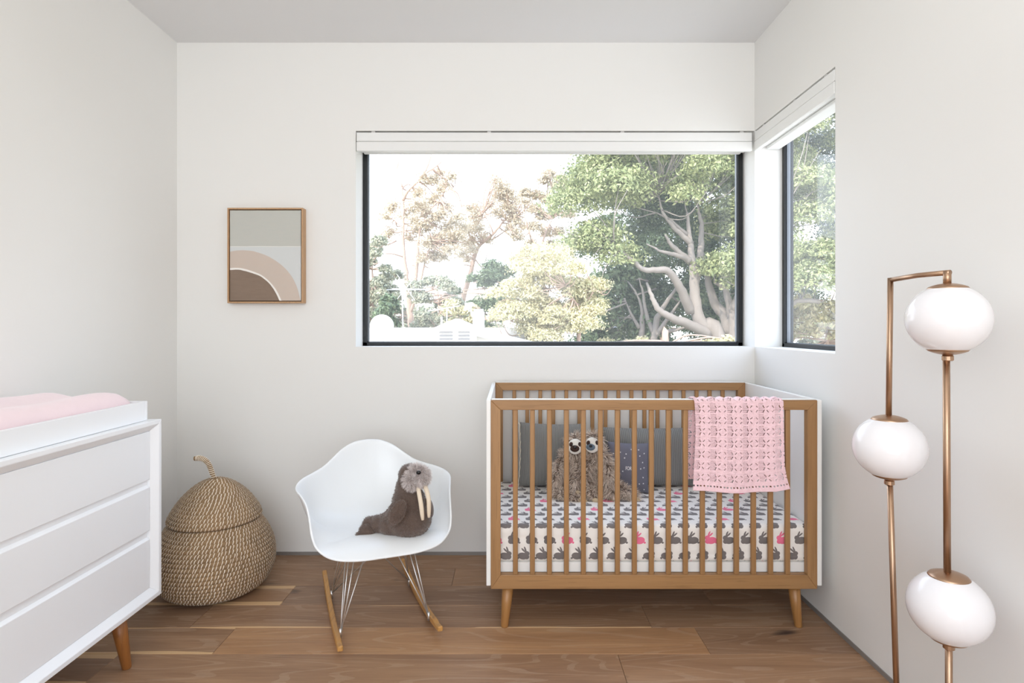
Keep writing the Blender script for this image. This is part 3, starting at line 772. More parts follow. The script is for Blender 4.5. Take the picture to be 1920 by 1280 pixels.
def fur(skin, name, count, ln, wd, mat, droop=.6, lift=.55, curl=.33, mask=None, seg=3):
    me = skin.data; org = np.array(origin(skin.parent)) + np.array(skin.location)
    me.calc_loop_triangles()
    nv_ = len(me.vertices); co = np.empty(nv_ * 3); me.vertices.foreach_get('co', co); co = co.reshape(-1, 3)
    nt = len(me.loop_triangles); tri = np.empty(nt * 3, dtype=np.int32); me.loop_triangles.foreach_get('vertices', tri); tri = tri.reshape(-1, 3)
    a, b, c = co[tri[:, 0]], co[tri[:, 1]], co[tri[:, 2]]
    cr = np.cross(b - a, c - a); ar = np.linalg.norm(cr, axis=1); nrm = cr / np.maximum(ar[:, None], 1e-12)
    idx = rng.choice(nt, count, p=ar / ar.sum()); r1 = np.sqrt(rng.random(count))[:, None]; r2 = rng.random(count)[:, None]
    P = a[idx] * (1 - r1) + b[idx] * r1 * (1 - r2) + c[idx] * r1 * r2; N = nrm[idx]
    if mask is not None:
        k = mask(P + org); P, N = P[k], N[k]; count = len(P)
    g = np.array([0, 0, -1.0]); rnd = rng.normal(size=(count, 3))
    # clump the random bends in tufts
    cell = np.floor(P / (ln * .5)).astype(np.int64); h = (cell[:, 0] * 73856093 ^ cell[:, 1] * 19349663 ^ cell[:, 2] * 83492791) % 997
    tuft = rng.normal(size=(997, 3))[h]
    gt = g - N * (N @ g)[:, None]
    D = N * lift + gt * droop + rnd * curl * .5 + tuft * curl
    D /= np.linalg.norm(D, axis=1)[:, None]
    L_ = ln * rng.uniform(.6, 1.2, count)[:, None]
    side = np.cross(D, N + rnd * .5); side /= np.maximum(np.linalg.norm(side, axis=1)[:, None], 1e-9)
    V = []; cur = P.copy() - N * ln * .03; dirn = D.copy()
    pts = []
    for s in range(seg + 1):
        pts.append(cur.copy()); cur = cur + dirn * L_ / seg
        dirn = dirn + g * droop * .35 + rng.normal(size=(count, 3)) * curl * .35; dirn /= np.linalg.norm(dirn, axis=1)[:, None]
    for s in range(seg + 1):
        wv_ = wd * (1 - .75 * s / seg)
        V += [pts[s] - side * wv_ / 2, pts[s] + side * wv_ / 2]
    V = np.stack(V, 1).reshape(-1, 3)      # (count, 2*(seg+1), 3)
    k = 2 * (seg + 1); base = (np.arange(count) * k)[:, None]
    F_ = np.concatenate([base + np.array([2 * s, 2 * s + 1, 2 * s + 3, 2 * s + 2]) for s in range(seg)], 0)
    o = fast_mesh(name, V + org, F_, mat, skin)
    o['kind'] = 'stuff'
    return o

def sloth(base, uc, sgn, label, muz, Y=2.86):
    """coordinates: u,v of the measured sketch, Y depth"""
    def S(u, v, y): return W(960 + u * .1406, 780 + v * .1406, y)
    k = .1406 * Y / F
    root = thing('plush_sloth', label, 'soft toy', base)
    return root, S, k
# left sloth
zt = .414
root, S, k = sloth((.155, 2.86, zt), 840, 1, 'shaggy brown toy sloth with dark brown muzzle, the left of the pair', M['plush_brown'])
body = blob('body', [(S(790, 770, 2.90), (.066, .058, .084)), (S(825, 580, 2.89), (.046, .044, .06)), (S(838, 375, 2.87), (.043, .043, .045)),
             ('t', [S(720, 520, 2.88), S(635, 680, 2.84), S(590, 860, 2.81)], [.024, .024, .022]),
             ('t', [S(870, 620, 2.86), S(900, 780, 2.82), S(820, 930, 2.80), S(850, 1000, 2.79)], [.024, .022, .020, .016])], .007, M['sloth_skin'], root)
fur(body, 'body_fur', 8500, .036, .0030, M['sloth_fur'], mask=lambda P: ~((np.linalg.norm((P - np.array(S(840, 410, 2.825))) / np.array([.036, .05, .036]), axis=1) < 1)))
lg = blob('leg', [('t', [S(560, 960, 2.84), S(640, 1045, 2.78), S(760, 1085, 2.76), S(880, 1105, 2.75)], [.026, .024, .021, .016])], .006, M['sloth_skin'], root)
fur(lg, 'leg_fur', 2200, .022, .0028, M['sloth_fur'], droop=.4)
def paw(c, dirv, parent):
    m = MB(); c = Vector(c); dv = Vector(dirv).normalized(); sd = dv.cross(Vector((0, 0, 1))).normalized()
    add_ell(m, c, (.016, .014, .011), (0, 0, 0))
    for q in (-1, 0, 1):
        m.tube([c + sd * .008 * q, c + sd * .009 * q + dv * .022, c + sd * .009 * q + dv * .034 - Vector((0, 0, .004))], [.0065, .006, .003], 8)
    return m.build('paw', M['paw'], parent, smooth=True)
paw(S(905, 1112, 2.745), (1, -.2, -.1), root)
paw(S(870, 1010, 2.785), (.5, -.3, -.8), root)
def face(S, u, v, y, muzmat, root, look):
    c = S(u, v, y)
    f = ell_part('face', c, (.036, .020, .038), (0, 0, look * .1), M['plush_white'], root)
    ell_part('muzzle', c + Vector((-.003 + look * .006, -.013, -.006)), (.0225, .016, .0175), (0, 0, 0), muzmat, f)
    ell_part('nose', c + Vector((-.003 + look * .008, -.0285, .001)), (.0075, .005, .0068), (0, 0, 0), M['dark'], f)
    for s in (-1, 1):
        ell_part('eye_patch', c + Vector((s * .0215, -.0150, .014)), (.0090, .0062, .0115), (0, s * -.35, s * .5), M['plush_brown'], f)
        ell_part('eye', c + Vector((s * .0195, -.0205, .013)), (.0038, .003, .0038), (0, 0, 0), M['dark'], f)
face(S, 842, 405, 2.832, M['plush_brown'], root, 0)
# right sloth
root, S, k = sloth((.29, 2.86, zt), 1070, 1, 'shaggy brown toy sloth with blue-grey muzzle, the right of the pair', M['plush_blue'])
body = blob('body', [(S(1110, 780, 2.885), (.062, .055, .084)), (S(1100, 570, 2.88), (.048, .044, .06)), (S(1080, 360, 2.865), (.044, .043, .046)),
             ('t', [S(1190, 510, 2.87), S(1275, 680, 2.83), S(1310, 900, 2.79), S(1335, 1060, 2.77)], [.027, .026, .024, .018]),
             ('t', [S(1010, 620, 2.85), S(985, 800, 2.82), S(1010, 930, 2.79)], [.022, .020, .017])], .007, M['sloth_skin'], root)
fur(body, 'body_fur', 9500, .038, .0030, M['sloth_fur'], mask=lambda P: ~((np.linalg.norm((P - np.array(S(1070, 395, 2.82))) / np.array([.037, .05, .038]), axis=1) < 1)))
lg = blob('leg', [('t', [S(1380, 960, 2.84), S(1470, 1010, 2.80), S(1560, 1045, 2.78), S(1640, 1075, 2.77)], [.028, .026, .023, .016])], .006, M['sloth_skin'], root)
fur(lg, 'leg_fur', 2200, .032, .0030, M['sloth_fur'], droop=.4)
lg = blob('leg', [('t', [S(1010, 960, 2.82), S(1045, 1020, 2.78), S(1095, 1090, 2.755)], [.028, .024, .017])], .006, M['sloth_skin'], root)
fur(lg, 'leg_fur', 1500, .018, .0026, M['sloth_fur'], droop=.4)
paw(S(1110, 1120, 2.74), (.9, -.3, -.05), root)
paw(S(1660, 1100, 2.765), (.5, -.4, -.4), root)
paw(S(1340, 1120, 2.765), (-.1, -.3, -.9), root)
face(S, 1070, 385, 2.826, M['plush_blue'], root, -1)

# ------------------------------------------------------------------ rocking armchair
CC = Vector((-.588, 2.566, 0)); rv = Vector((.927, .375, 0)); fv = Vector((.375, -.927, 0))
def CH(a, b, z): return CC + rv * a + fv * b + Vector((0, 0, z))
ch = thing('rocking_armchair', 'white moulded shell armchair on steel wire base with wooden rockers', 'chair', CC)
rim_half = [(0, .300, .330), (.12, .298, .332), (.212, .276, .345), (.262, .235, .378), (.280, .202, .425), (.287, .170, .475), (.297, .128, .522), (.316, .072, .547), (.334, .005, .556),
            (.326, -.055, .566), (.298, -.108, .575), (.255, -.152, .584), (.208, -.190, .600), (.165, -.218, .630), (.118, -.245, .664), (.060, -.264, .688), (0, -.270, .694)]
half = cat(rim_half, 5)
rim = [tuple(q) for q in half] + [(-q[0], q[1], q[2]) for q in reversed(half[1:-1])]
NR, NTt = len(rim), 22
P = []
for i in range(NTt + 1):
    tt = i / NTt; rowp = []
    for (ra, rb, rz) in rim:
        th = math.atan2(abs(ra), rb)              # 0 front .. pi back
        frontness = max(0.0, math.cos(th)) ** 1.5 if rb > 0 else 0.0
        fr_ = min(1.0, max(0.0, (.42 - rz) / .08))
        q = 2.2 * (1 - fr_) + 1.15 * fr_
        if rb < 0: q = 2.6 - .9 * min(1, -rb / .27)
        h = 1 - (1 - tt) ** q
        pz_ = 2.3 if fr_ < .5 else 2.0
        z0_ = .352
        if fr_ > 0: zf = z0_ + .030 * (math.sin(math.pi * min(1, tt * 1.05)) ** 1) * .6 + (rz - z0_) * tt ** 5
        else: zf = 0
        if rz > .34: vz = z0_ + (rz - z0_) * tt ** pz_
        else: vz = z0_ + (rz - z0_) * tt ** 3
        z = vz * (1 - fr_) + zf * fr_
        # arms flare outwards at the very rim
        arm = math.exp(-((rb - .0) / .10) ** 2) * (1 - fr_)
        ha = h * (1 - .10 * arm) + .10 * arm * tt ** 10
        a = ra * ha; b = .01 + (rb - .01) * h
        rowp.append(CH(a, b, z))
    P.append(rowp)
m = MB(); m.grid(P[1:], closed_u=True)
n0 = len(m.v); m.v.append(tuple(CH(0, .01, .352))); m.uv.append((0, 0))
m.f += [(n0, k, (k + 1) % NR) for k in range(NR)]
# rim roll
sh = m.build('seat_shell', M['shell'], ch, smooth=True)
sm = sh.modifiers.new('thick', 'SOLIDIFY'); sm.thickness = .009; sm.offset = 0
sb = sh.modifiers.new('sub', 'SUBSURF'); sb.levels = 1; sb.render_levels = 1
for s in (-1, 1):
    # rocker
    vs, N = [], 18
    for i in range(N + 1):
        b = -.365 + .73 * i / N
        z = .0 + (b / .365) ** 2 * .034 + .001
        hgt = .027 if 1 < i < N - 1 else .021
        for (da, dz) in ((-.0105, 0), (.0105, 0), (.0105, hgt), (-.0105, hgt)): vs.append(CH(s * .190 + da, b, z + dz))
    fs = [(i * 4 + k, i * 4 + (k + 1) % 4, (i + 1) * 4 + (k + 1) % 4, (i + 1) * 4 + k) for i in range(N) for k in range(4)] + [(3, 2, 1, 0), (N * 4, N * 4 + 1, N * 4 + 2, N * 4 + 3)]
    MB().add(vs, fs).build('rocker', M['rocker'], ch, bevel=.005, seg=3)
    fa, ba = CH(s * .176, .232, .042), CH(s * .176, -.150, .030)
    mf, mb = CH(s * .125, .115, .338), CH(s * .120, -.125, .335)
    for (p, q) in ((fa, mf), (fa + rv * (-.004 * s), CH(s * .100, .125, .338)), (fa, CH(s * .118, -.06, .335)), (ba, mb), (ba, CH(s * .118, -.0, .335)), (ba, CH(s * .10, .08, .335)), (ba, CH(-s * .06, .06, .330)), (fa, CH(s * .04, .08, .332))):
        MB().tube([p, p.lerp(q, .5), q], .0025, 8).build('wire_strut', M['chrome'], ch, smooth=True)
    for p in (fa, ba):
        MB().tube([p - Vector((0, 0, .022)) , p + Vector((0, 0, .012))], .0055, 10).build('rocker_bolt', M['chrome'], ch, smooth=True)
    MB().tube([CH(s * .122, .13, .338), CH(s * .120, -.14, .335)], .0035, 8).build('mount_rod', M['chrome'], ch, smooth=True)
MB().tube([CH(-.122, .12, .332), CH(.122, .12, .332)], .0035, 8).build('mount_rod', M['chrome'], ch, smooth=True)
MB().tube([CH(-.122, -.13, .332), CH(.122, -.13, .332)], .0035, 8).build('mount_rod', M['chrome'], ch, smooth=True)

# ------------------------------------------------------------------ walrus
def Wl(u, v, y): return W(640 + u * .1407, 860 + v * .1407, y)
WY = 2.46
wr = thing('plush_walrus', 'brown plush walrus with long cream tusks sitting on the white armchair', 'soft toy', Wl(880, 1045, WY))
kk = .1407 * WY / F
def wr_(u): return u * kk
bd = blob('body', [(Wl(890, 790, WY), (wr_(315), .088, wr_(262))), (Wl(700, 860, WY + .01), (wr_(215), .070, wr_(180))), (Wl(510, 870, WY + .015), (wr_(150), .045, wr_(125))), (Wl(370, 850, WY + .02), (wr_(88), .03, wr_(85))),
              (Wl(900, 560, WY), (wr_(225), .070, wr_(210))), (Wl(870, 390, WY), (wr_(150), .050, wr_(170))), (Wl(905, 215, WY), (wr_(145), .046, wr_(150)))], .006, M['walrus'], wr, 10)
fur(bd, 'body_fuzz', 16000, .0065, .0012, M['walrus_fur'], droop=.4, lift=.5, curl=.4, seg=1)
tl = blob('tail_flipper', [(Wl(350, 960, WY - .01), (wr_(115), .030, wr_(95)), (0, .5, 0)), (Wl(280, 1020, WY - .02), (wr_(90), .028, wr_(50)), (0, .1, 0)), (Wl(400, 1010, WY - .01), (wr_(65), .03, wr_(60)))], .005, M['walrus'], wr, 6)
fur(tl, 'tail_fuzz', 2600, .0065, .0012, M['walrus_fur'], droop=.3, lift=.5, curl=.4, seg=1)
fp = blob('front_flipper', [(Wl(752, 712, WY - .110), (wr_(100), .019, wr_(170)), (0, .42, .25))], .004, M['walrus'], wr, 3)
fur(fp, 'flipper_fuzz', 2600, .0065, .0012, M['walrus_fur'], droop=.3, lift=.5, curl=.4, seg=1)
fp = blob('front_flipper', [(Wl(1170, 650, WY + .045), (wr_(60), .03, wr_(140)), (0, -.2, 0))], .004, M['walrus'], wr, 3)
mz = blob('muzzle', [(Wl(945, 290, WY - .040), (wr_(105), .040, wr_(105))), (Wl(1065, 240, WY - .038), (wr_(95), .038, wr_(115))), (Wl(1010, 185, WY - .034), (wr_(115), .034, wr_(90)))], .005, M['muzzle'], wr, 5)
fur(mz, 'muzzle_fur', 7000, .018, .0016, M['muzzle_fur'], droop=.25, lift=.8, curl=.3)
ell_part('nose', Wl(1030, 182, WY - .084), (.0100, .008, .0080), (0, 0, 0), M['dark'], wr)
for (u0, v0, u1, v1, u2, v2, dy) in ((1015, 340, 1060, 600, 1085, 815, -.062), (1100, 320, 1160, 520, 1168, 780, -.050)):
    pts = cat([tuple(Wl(u0, v0, WY + dy + .01)), tuple(Wl(u1, v1, WY + dy - .034)), tuple(Wl(u2, v2, WY + dy - .038))], 8)
    n_ = len(pts); MB().tube(pts, [wr_(29) if i < n_ * .6 else wr_(29) * math.sqrt(max(.02, 1 - ((i - n_ * .6) / (n_ * .42)) ** 2)) for i in range(n_)], 14).build('tusk', M['tusk'], wr, smooth=True)

# ------------------------------------------------------------------ crochet blanket over the front rail
thk = .007
yo, yi = CF - thk, CF + .03 + thk
ztop = .9375 + thk
nu_, nv_ = 190, 0
path = []      # (y,z) from outside bottom up, over, down inside
zb = .573
for k in range(170): path.append((yo, zb + (ztop - .012 - zb) * k / 169, 1))
for k in range(1, 16):
    a = math.pi * k / 16; path.append(((yo + yi) / 2 - math.cos(a) * (yi - yo) / 2, ztop - .012 + math.sin(a) * .012, 2))
for k in range(110): path.append((yi, ztop - .012 - (ztop - .012 - .60) * k / 109, 3))
A_, Bn = nu_ + 1, len(path)
xx = np.linspace(0, 1, A_)
V = np.zeros((A_, Bn, 3)); 
s_arc = [0]
for i in range(1, Bn): s_arc.append(s_arc[-1] + math.dist(path[i][:2], path[i - 1][:2]))
for i in range(A_):
    s_ = xx[i]
    for j, (y, z, sd) in enumerate(path):
        d_ = max(0, (ztop - z) / (ztop - zb))       # 0 top .. 1 bottom
        if sd == 1:
            xl = .746 + .004 * math.sin(d_ * 5) - .004 * d_ ** 4; xr = 1.108 + .020 * max(0, (d_ - .72) / .28) ** 1.5
            zz = z - .010 * d_ * max(0, math.sin((s_ - .12) * 4.1)) + .008 * d_ * max(0, s_ - .85) * 6
            yy = y - d_ * (.012 * max(0, math.sin(s_ * 9.5 - 1.2)) + .006 * math.sin(s_ * 17)) - .010 * d_
        elif sd == 3:
            xl = .732 - .010 * d_; xr = 1.100; zz = z; yy = y + d_ * .012 * (1 + math.sin(s_ * 8))
        else:
            f = (y - yo) / (yi - yo); xl = .744 - .012 * f; xr = 1.106 - .006 * f; zz = z + .003 * math.sin(s_ * 62); yy = y
        x = xl + (xr - xl) * s_
        bumpy = .0016 * math.sin(s_ * .36 / .0325 * math.pi * 2) * math.sin(s_arc[j] / .0457 * math.pi * 2) + .0009 * math.sin(s_arc[j] / .0057 * math.pi * 2)
        if sd == 1: yy -= bumpy
        V[i, j] = (x, yy, zz)
# hole pattern in cells of the crochet
keep = np.ones((A_ - 1, Bn - 1), dtype=bool)
wcell, hcell = .0325, .0457
for i in range(A_ - 1):
    X_ = xx[i] * .36 - .012
    for j in range(Bn - 1):
        S_ = s_arc[j]
        if S_ < .03:
            if .017 < S_ < .022 and (X_ % .0125) < .0055: keep[i, j] = False
            continue
        cx_ = (X_ % (2 * wcell)) ; cy_ = ((S_ - .03) % hcell)
        u_ = cx_ - wcell; v_ = cy_ - hcell * .5
        # slanted slots around each shell motif
        for (a0, b0, sl) in ((-.011, .009, 1), (.011, .009, -1), (-.011, -.009, -1), (.011, -.009, 1), (-.026, .008, -.6), (-.026, -.008, .6), (0.0, .0, 0)):
            du, dv = u_ - a0, v_ - b0
            if sl == 0: continue
            q1 = (du * sl + dv) * .707; q2 = (du - sl * dv) * .707
            if abs(q1) < .0052 and abs(q2) < .0014: keep[i, j] = False
        # small mesh dots
        if wcell * 1.55 < cx_ or cx_ < .006:
            if (int(X_ / .0019) % 2 == 0) and (int(S_ / .0022) % 2 == 0) and cy_ > .008: keep[i, j] = False
    
idg = np.arange(A_ * Bn).reshape(A_, Bn)
q = np.stack([idg[:-1, :-1], idg[1:, :-1], idg[1:, 1:], idg[:-1, 1:]], -1)[keep]
bl = fast_mesh('crochet_blanket', V.reshape(-1, 3), q, M['pink'], None)
bl.data.polygons.foreach_set('use_smooth', [True] * len(bl.data.polygons))
so = bl.modifiers.new('thick', 'SOLIDIFY'); so.thickness = .0022; so.offset = 0
tag(bl, 'pink crochet baby blanket draped over the front rail of the crib', 'blanket')

# ------------------------------------------------------------------ floor lamp
YR, YL = 1.55, 1.72
R = .0965
lp = thing('floor_lamp', 'brass floor lamp with two poles and three white glass globes', 'lamp', (1.15, 1.63, 0))
pr = [W(1779, 1290, YR), W(1776.5, 1215, YR), W(1779, 1140, YR), W(1773, 1062, YR), W(1772, 670, YR), W(1777, 598, YR)]
pl_ = [W(1679, 1285, YL), W(1667, 900, YL), W(1667, 838, YL), W(1664.5, 778, YL), W(1669.5, 522, YL)]
def seg_tube(p, q, r_, nm='pole'): MB().tube([p, p.lerp(q, .5), q], r_, 16).build(nm, M['brass'], lp, smooth=True)
g1, g2, g3 = W(1777, 598, YR), W(1667.5, 838, YL), W(1779, 1138, YR)
seg_tube(Vector((pr[0].x, YR, .02)), g3 - Vector((0, 0, R * .85)), .0085)
seg_tube(g3 + Vector((-.004, 0, R * .85)), g1 - Vector((.004, 0, R * .95)), .0085)
seg_tube(Vector((W(1684, 1300, YL).x, YL, .02)), g2 - Vector((-.001, 0, R * .85)), .0080)
topL = W(1669.5, 521, YL); topR = W(1776, 511, YR)
seg_tube(g2 + Vector((-.002, 0, R * .85)), topL, .0080)
MB().tube([topL + Vector((0, 0, -.006)), topL.lerp(topR, .5), topR + (topR - topL).normalized() * .008], .0070, 14).build('arm', M['brass'], lp, smooth=True)
MB().tube([topR + Vector((0, 0, .004)), topR - Vector((0, 0, .030))], .0095, 14).build('coupling', M['brass'], lp, smooth=True)
for (c, sc_) in ((g1, 1.0), (g2, 1.0), (g3, 1.0)):
    Rz = R * .96
    prof = []
    for k in range(33):
        a = -math.pi / 2 + math.pi * k / 32; prof.append((R * math.cos(a), Rz * math.sin(a)))
    MB().lathe(prof, c, 64).build('globe_shade', M['globe'], lp, smooth=True)
    for s in (1, -1):
        cp = []
        for k in range(9):
            r_ = .0500 * (1 - k / 8); h = math.sqrt(max(0, 1 - (r_ / R) ** 2)) * Rz * 1.0 + .0025
            cp.append((r_, s * (h - (.0 if k else .004))))
        if s < 0: cp = [(a_, b2) for a_, b2 in reversed(cp)]
        MB().lathe(cp, c, 48).build('cap', M['brass'], lp, smooth=True)
    MB().lathe([(.011, -Rz - .018), (.0135, -Rz - .016), (.0135, -Rz - .006), (.010, -Rz - .001)], c, 24).build('collar', M['brass'], lp, smooth=False)
MB().lathe([(.125, 0), (.130, .003), (.130, .017), (.126, .020), (.0, .020)], (1.15, 1.635, 0), 64).build('base_plate', M['brass'], lp, smooth=False)

# ------------------------------------------------------------------ outdoors
GZ = -3.1
g = MB().box(-60, 60, YB + .5, 90, GZ - .1, GZ).build('ground', M['ground']); tag(g, kind='structure')
b = MB().box(XL - T, XR + T, YF - T, YB + T, GZ, -.1).build('lower_storey', M['stucco']); tag(b, kind='structure')

def leaves(clumps, n, size, name, mat, parent, shell=.45):
    Vs = []; cnt = 0
    for (c, r_, w_) in clumps:
        k = max(20, int(n * w_)); dn = rng.normal(size=(k, 3)); dn /= np.linalg.norm(dn, axis=1)[:, None]
        dn[:, 2] = np.where(dn[:, 2] < -.4, -dn[:, 2], dn[:, 2])
        rad = (shell + (1 - shell) * rng.random(k)) [:, None] * (1 + .25 * np.sin(dn[:, 0:1] * 7 + c[0] * 3) * np.sin(dn[:, 1:2] * 6 + c[1]))
        P_ = np.array(c) + dn * rad * np.array(r_)
        N_ = dn * .8 + rng.normal(size=(k, 3)) * .6 + np.array([0, 0, .3]); N_ /= np.linalg.norm(N_, axis=1)[:, None]
        T_ = np.cross(N_, rng.normal(size=(k, 3))); T_ /= np.linalg.norm(T_, axis=1)[:, None]; B_ = np.cross(N_, T_)
        s = size * rng.uniform(.6, 1.3, k)[:, None]
        Vs.append(np.stack([P_ - T_ * s, P_ - B_ * s * .42, P_ + T_ * s, P_ + B_ * s * .42], 1)); cnt += k
    V = np.concatenate(Vs).reshape(-1, 3)
    o = fast_mesh(name, V, np.arange(cnt * 4).reshape(-1, 4), mat, parent); o['kind'] = 'stuff'
    return o

def tree(name, label, base, paths, clumps, n, size, leafmat, bark, twig=True, group=None, cat_='tree', extra=None, twig_r=.03):
    root = thing(name, label, cat_, base, group)
    nodes = []
    for i, (pts, r0, r1) in enumerate(paths):
        sm_ = cat([tuple(p) for p in pts], 6); k = len(sm_)
        sm_ = [Vector(p) + Vector(rng.normal(0, r1 * .10, 3)) if 0 < j < k - 1 else Vector(p) for j, p in enumerate(sm_)]
        MB().tube(sm_, [  .60 * (r0 + (r1 * .45 - r0) * j / (k - 1)) for j in range(k)], 9).build('trunk' if i == 0 else 'branch', bark, root, smooth=True)
        nodes += sm_[k // 3:]
    if twig and nodes:
        m = MB(); NA = np.array([tuple(q) for q in nodes])
        for (c, r_, w_) in clumps:
            for q in range(2):
                tgt = Vector(c) + Vector(rng.normal(0, 1, 3) * np.array(r_) * .6)
                j = int(np.argmin(np.linalg.norm(NA - np.array(tgt), axis=1))); s0 = nodes[j]
                L_ = (tgt - s0).length
                if L_ > (1.6 if cat_ == 'hedge' else 3.2): continue
                mid = s0.lerp(tgt, .5) + Vector(rng.normal(0, L_ * .12, 3))
                m.tube(cat([tuple(s0), tuple(mid), tuple(tgt)], 4), [twig_r * (1 - .09 * z_) for z_ in range(9)], 5)
        if m.v: tag(m.build('twigs', bark, root, smooth=True), kind='stuff')
    leaves(clumps, n, size, 'foliage', leafmat, root, .05 if leafmat is M['leaf_euc'] else .45)
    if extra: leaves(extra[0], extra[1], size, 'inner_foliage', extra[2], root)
    return root

# big fig tree
FY = 15.0
def Q(u, v, y=FY): return W(1020 + u * .3436, 220 + v * .3436, y)
gx = Q(950, 1220).x
paths = [([Vector((gx + .6, FY, GZ)), Q(955, 1230), Q(850, 1110), Q(818, 900), Q(800, 700), Q(780, 520)], .42, .12),
         ([Q(900, 1180), Q(780, 1125, 14.7), Q(700, 1095, 14.5), Q(620, 1040, 14.4), Q(585, 960, 14.4), Q(560, 900, 14.5)], .24, .09),
         ([Q(800, 1060), Q(740, 925, 14.6), Q(670, 835, 14.3), Q(550, 830, 14.1), Q(450, 750, 14.0), Q(380, 700, 14)], .22, .07),
         ([Q(805, 780), Q(720, 750, 14.7), Q(640, 730, 14.5), Q(560, 690, 14.4)], .13, .05),
         ([Q(800, 790), Q(700, 700, 14.7), Q(660, 640, 14.5)], .15, .08),
         ([Q(805, 690), Q(720, 610, 14.8), Q(650, 520, 14.6), Q(625, 420, 14.6)], .13, .05),
         ([Q(780, 640), Q(680, 555, 14.9), Q(610, 520, 14.8)], .09, .04),
         ([Q(820, 900), Q(850, 780, 15.2), Q(860, 600, 15.4), Q(840, 480, 15.4)], .22, .10),
         ([Vector((Q(1000, 0).x, 15.4, GZ)), Q(1000, 1180, 15.4), Q(930, 1020, 15.4), Q(885, 850, 15.4), Q(870, 740, 15.5)], .34, .13),
         ([Q(1000, 1180, 15.3), Q(1020, 1060, 15.2), Q(990, 940, 15.1), Q(930, 900, 15.0)], .26, .12),
         ([Vector((Q(1060, 0).x, 14.8, GZ)), Q(1040, 1180, 14.8), Q(1060, 1000, 14.6), Q(1130, 820, 14.6), Q(1230, 600, 14.6)], .34, .16),
         ([Q(1050, 1080, 14.7), Q(1170, 1010, 14.3), Q(1330, 940, 14.0), Q(1500, 900, 13.8), Q(1700, 820, 13.6)], .20, .12),
         ([Q(1500, 1010, 14.4), Q(1400, 1000, 14.4), Q(1250, 1060, 14.6), Q(1060, 1120, 14.8)], .10, .16)]
clumps, inner = [], []
def hole(x, y): return 1180 < x < 1335 and 372 < y < 700
k = 0
while k < 210:
    x, y = rng.uniform(1045, 1830), rng.uniform(40, 545)
    if hole(x, y): continue
    if x < 1190 and y > 300 and (x < 1040 + (y - 420) * .9): continue
    if x < 1110 and y > 480: continue
    if 1300 < x < 1400 and y > 520: continue
    if x < 1100 and y < 300 - (x - 1040) * .5 and y < 270 and x < 1075: continue
    r_ = rng.uniform(.35, .70); dy = rng.uniform(-1.6, 1.2)
    clumps.append((tuple(W(x, y, FY + dy)), (r_ * 1.25, r_, r_ * .8), r_ * r_ * 2.2)); k += 1
for _ in range(46):
    inner.append((tuple(W(rng.uniform(1150, 1420), rng.uniform(290, 640), FY + rng.uniform(2.2, 3.8))), (.75, .75, .65), 1))
for _ in range(95):
    x, y = rng.uniform(1080, 1800), rng.uniform(80, 600)
    r_ = rng.uniform(.6, 1.0); inner.append((tuple(W(x, y, FY + rng.uniform(1.6, 3.4))), (r_, r_, r_ * .85), 1))
tree('fig_tree', 'large spreading fig tree with grey limbs filling the right of the window view', (gx + .6, FY, GZ), paths, clumps, 1900, .052, M['leaf_fig'], M['bark'], extra=(inner, 1500, M['leaf_dark']), twig_r=.018)  # inner leaves get a darker colour for the shade within the crown
# smaller multi stem tree below it
paths = [([Vector((Q(540, 0).x, 16, GZ)), Q(530, 1220, 16), Q(535, 1050, 16), Q(500, 950, 16)], .20, .06),
         ([Vector((Q(600, 0).x, 15.8, GZ)), Q(600, 1210, 15.8), Q(640, 1060, 15.7), Q(700, 960, 15.7), Q(740, 900, 15.7)], .2, .06),
         ([Q(600, 1200, 15.8), Q(690, 1080, 15.6), Q(760, 970, 15.6)], .13, .05),
         ([Q(600, 1180, 15.8), Q(560, 1080, 15.9), Q(540, 960, 15.9), Q(520, 880, 15.9)], .12, .05),
         ([Q(520, 1150, 16), Q(470, 1060, 16), Q(440, 990, 16)], .09, .03),
         ([Q(640, 1170, 15.8), Q(720, 1160, 15.5), Q(800, 1130, 15.3)], .12, .07)]
clumps = [(tuple(W(x, y, 17 + rng.uniform(-.6, .8))), (.75, .7, .6), 1) for x, y in ((1140, 560), (1165, 530), (1130, 600), (1185, 575), (1215, 545), (1160, 625), (1245, 600), (1120, 640), (1205, 620), (1180, 500), (1100, 660), (1290, 560))]
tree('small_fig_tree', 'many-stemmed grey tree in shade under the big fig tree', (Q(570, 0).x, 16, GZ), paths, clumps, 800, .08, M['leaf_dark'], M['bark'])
# yellow leaved tree
YY = 12.5
paths = [([Vector((W(1080, 0, YY).x, YY, GZ)), W(1085, 640, YY), W(1092, 600, YY), W(1100, 560, YY), W(1085, 520, YY)], .10, .03),
         ([W(1098, 570, YY), W(1112, 545, YY - .1), W(1108, 525, YY - .1)], .035, .015),
         ([W(1095, 590, YY), W(1075, 560, YY - .2), W(1060, 535, YY - .2)], .04, .015),
         ([Vector((W(1010, 0, YY).x, YY + .3, GZ)), W(1010, 640, YY + .3), W(1020, 580, YY + .3), W(1040, 500, YY + .3)], .12, .04)]
clumps = []
for _ in range(75):
    a = rng.uniform(0, 6.28); q = math.sqrt(rng.random()); x, y = 1025 + 95 * q * math.cos(a), 560 + 92 * q * math.sin(a)
    r_ = rng.uniform(.2, .36); clumps.append((tuple(W(x, y, YY + rng.uniform(-.7, .7))), (r_ * 1.3, r_, r_ * .7), 1))
tree('yellow_leaved_tree', 'rounded yellow-green bushy tree in the middle of the window view', (W(1050, 0, YY).x, YY, GZ), paths, clumps, 900, .034, M['leaf_yellow'], M['bark_pale'], twig_r=.018)
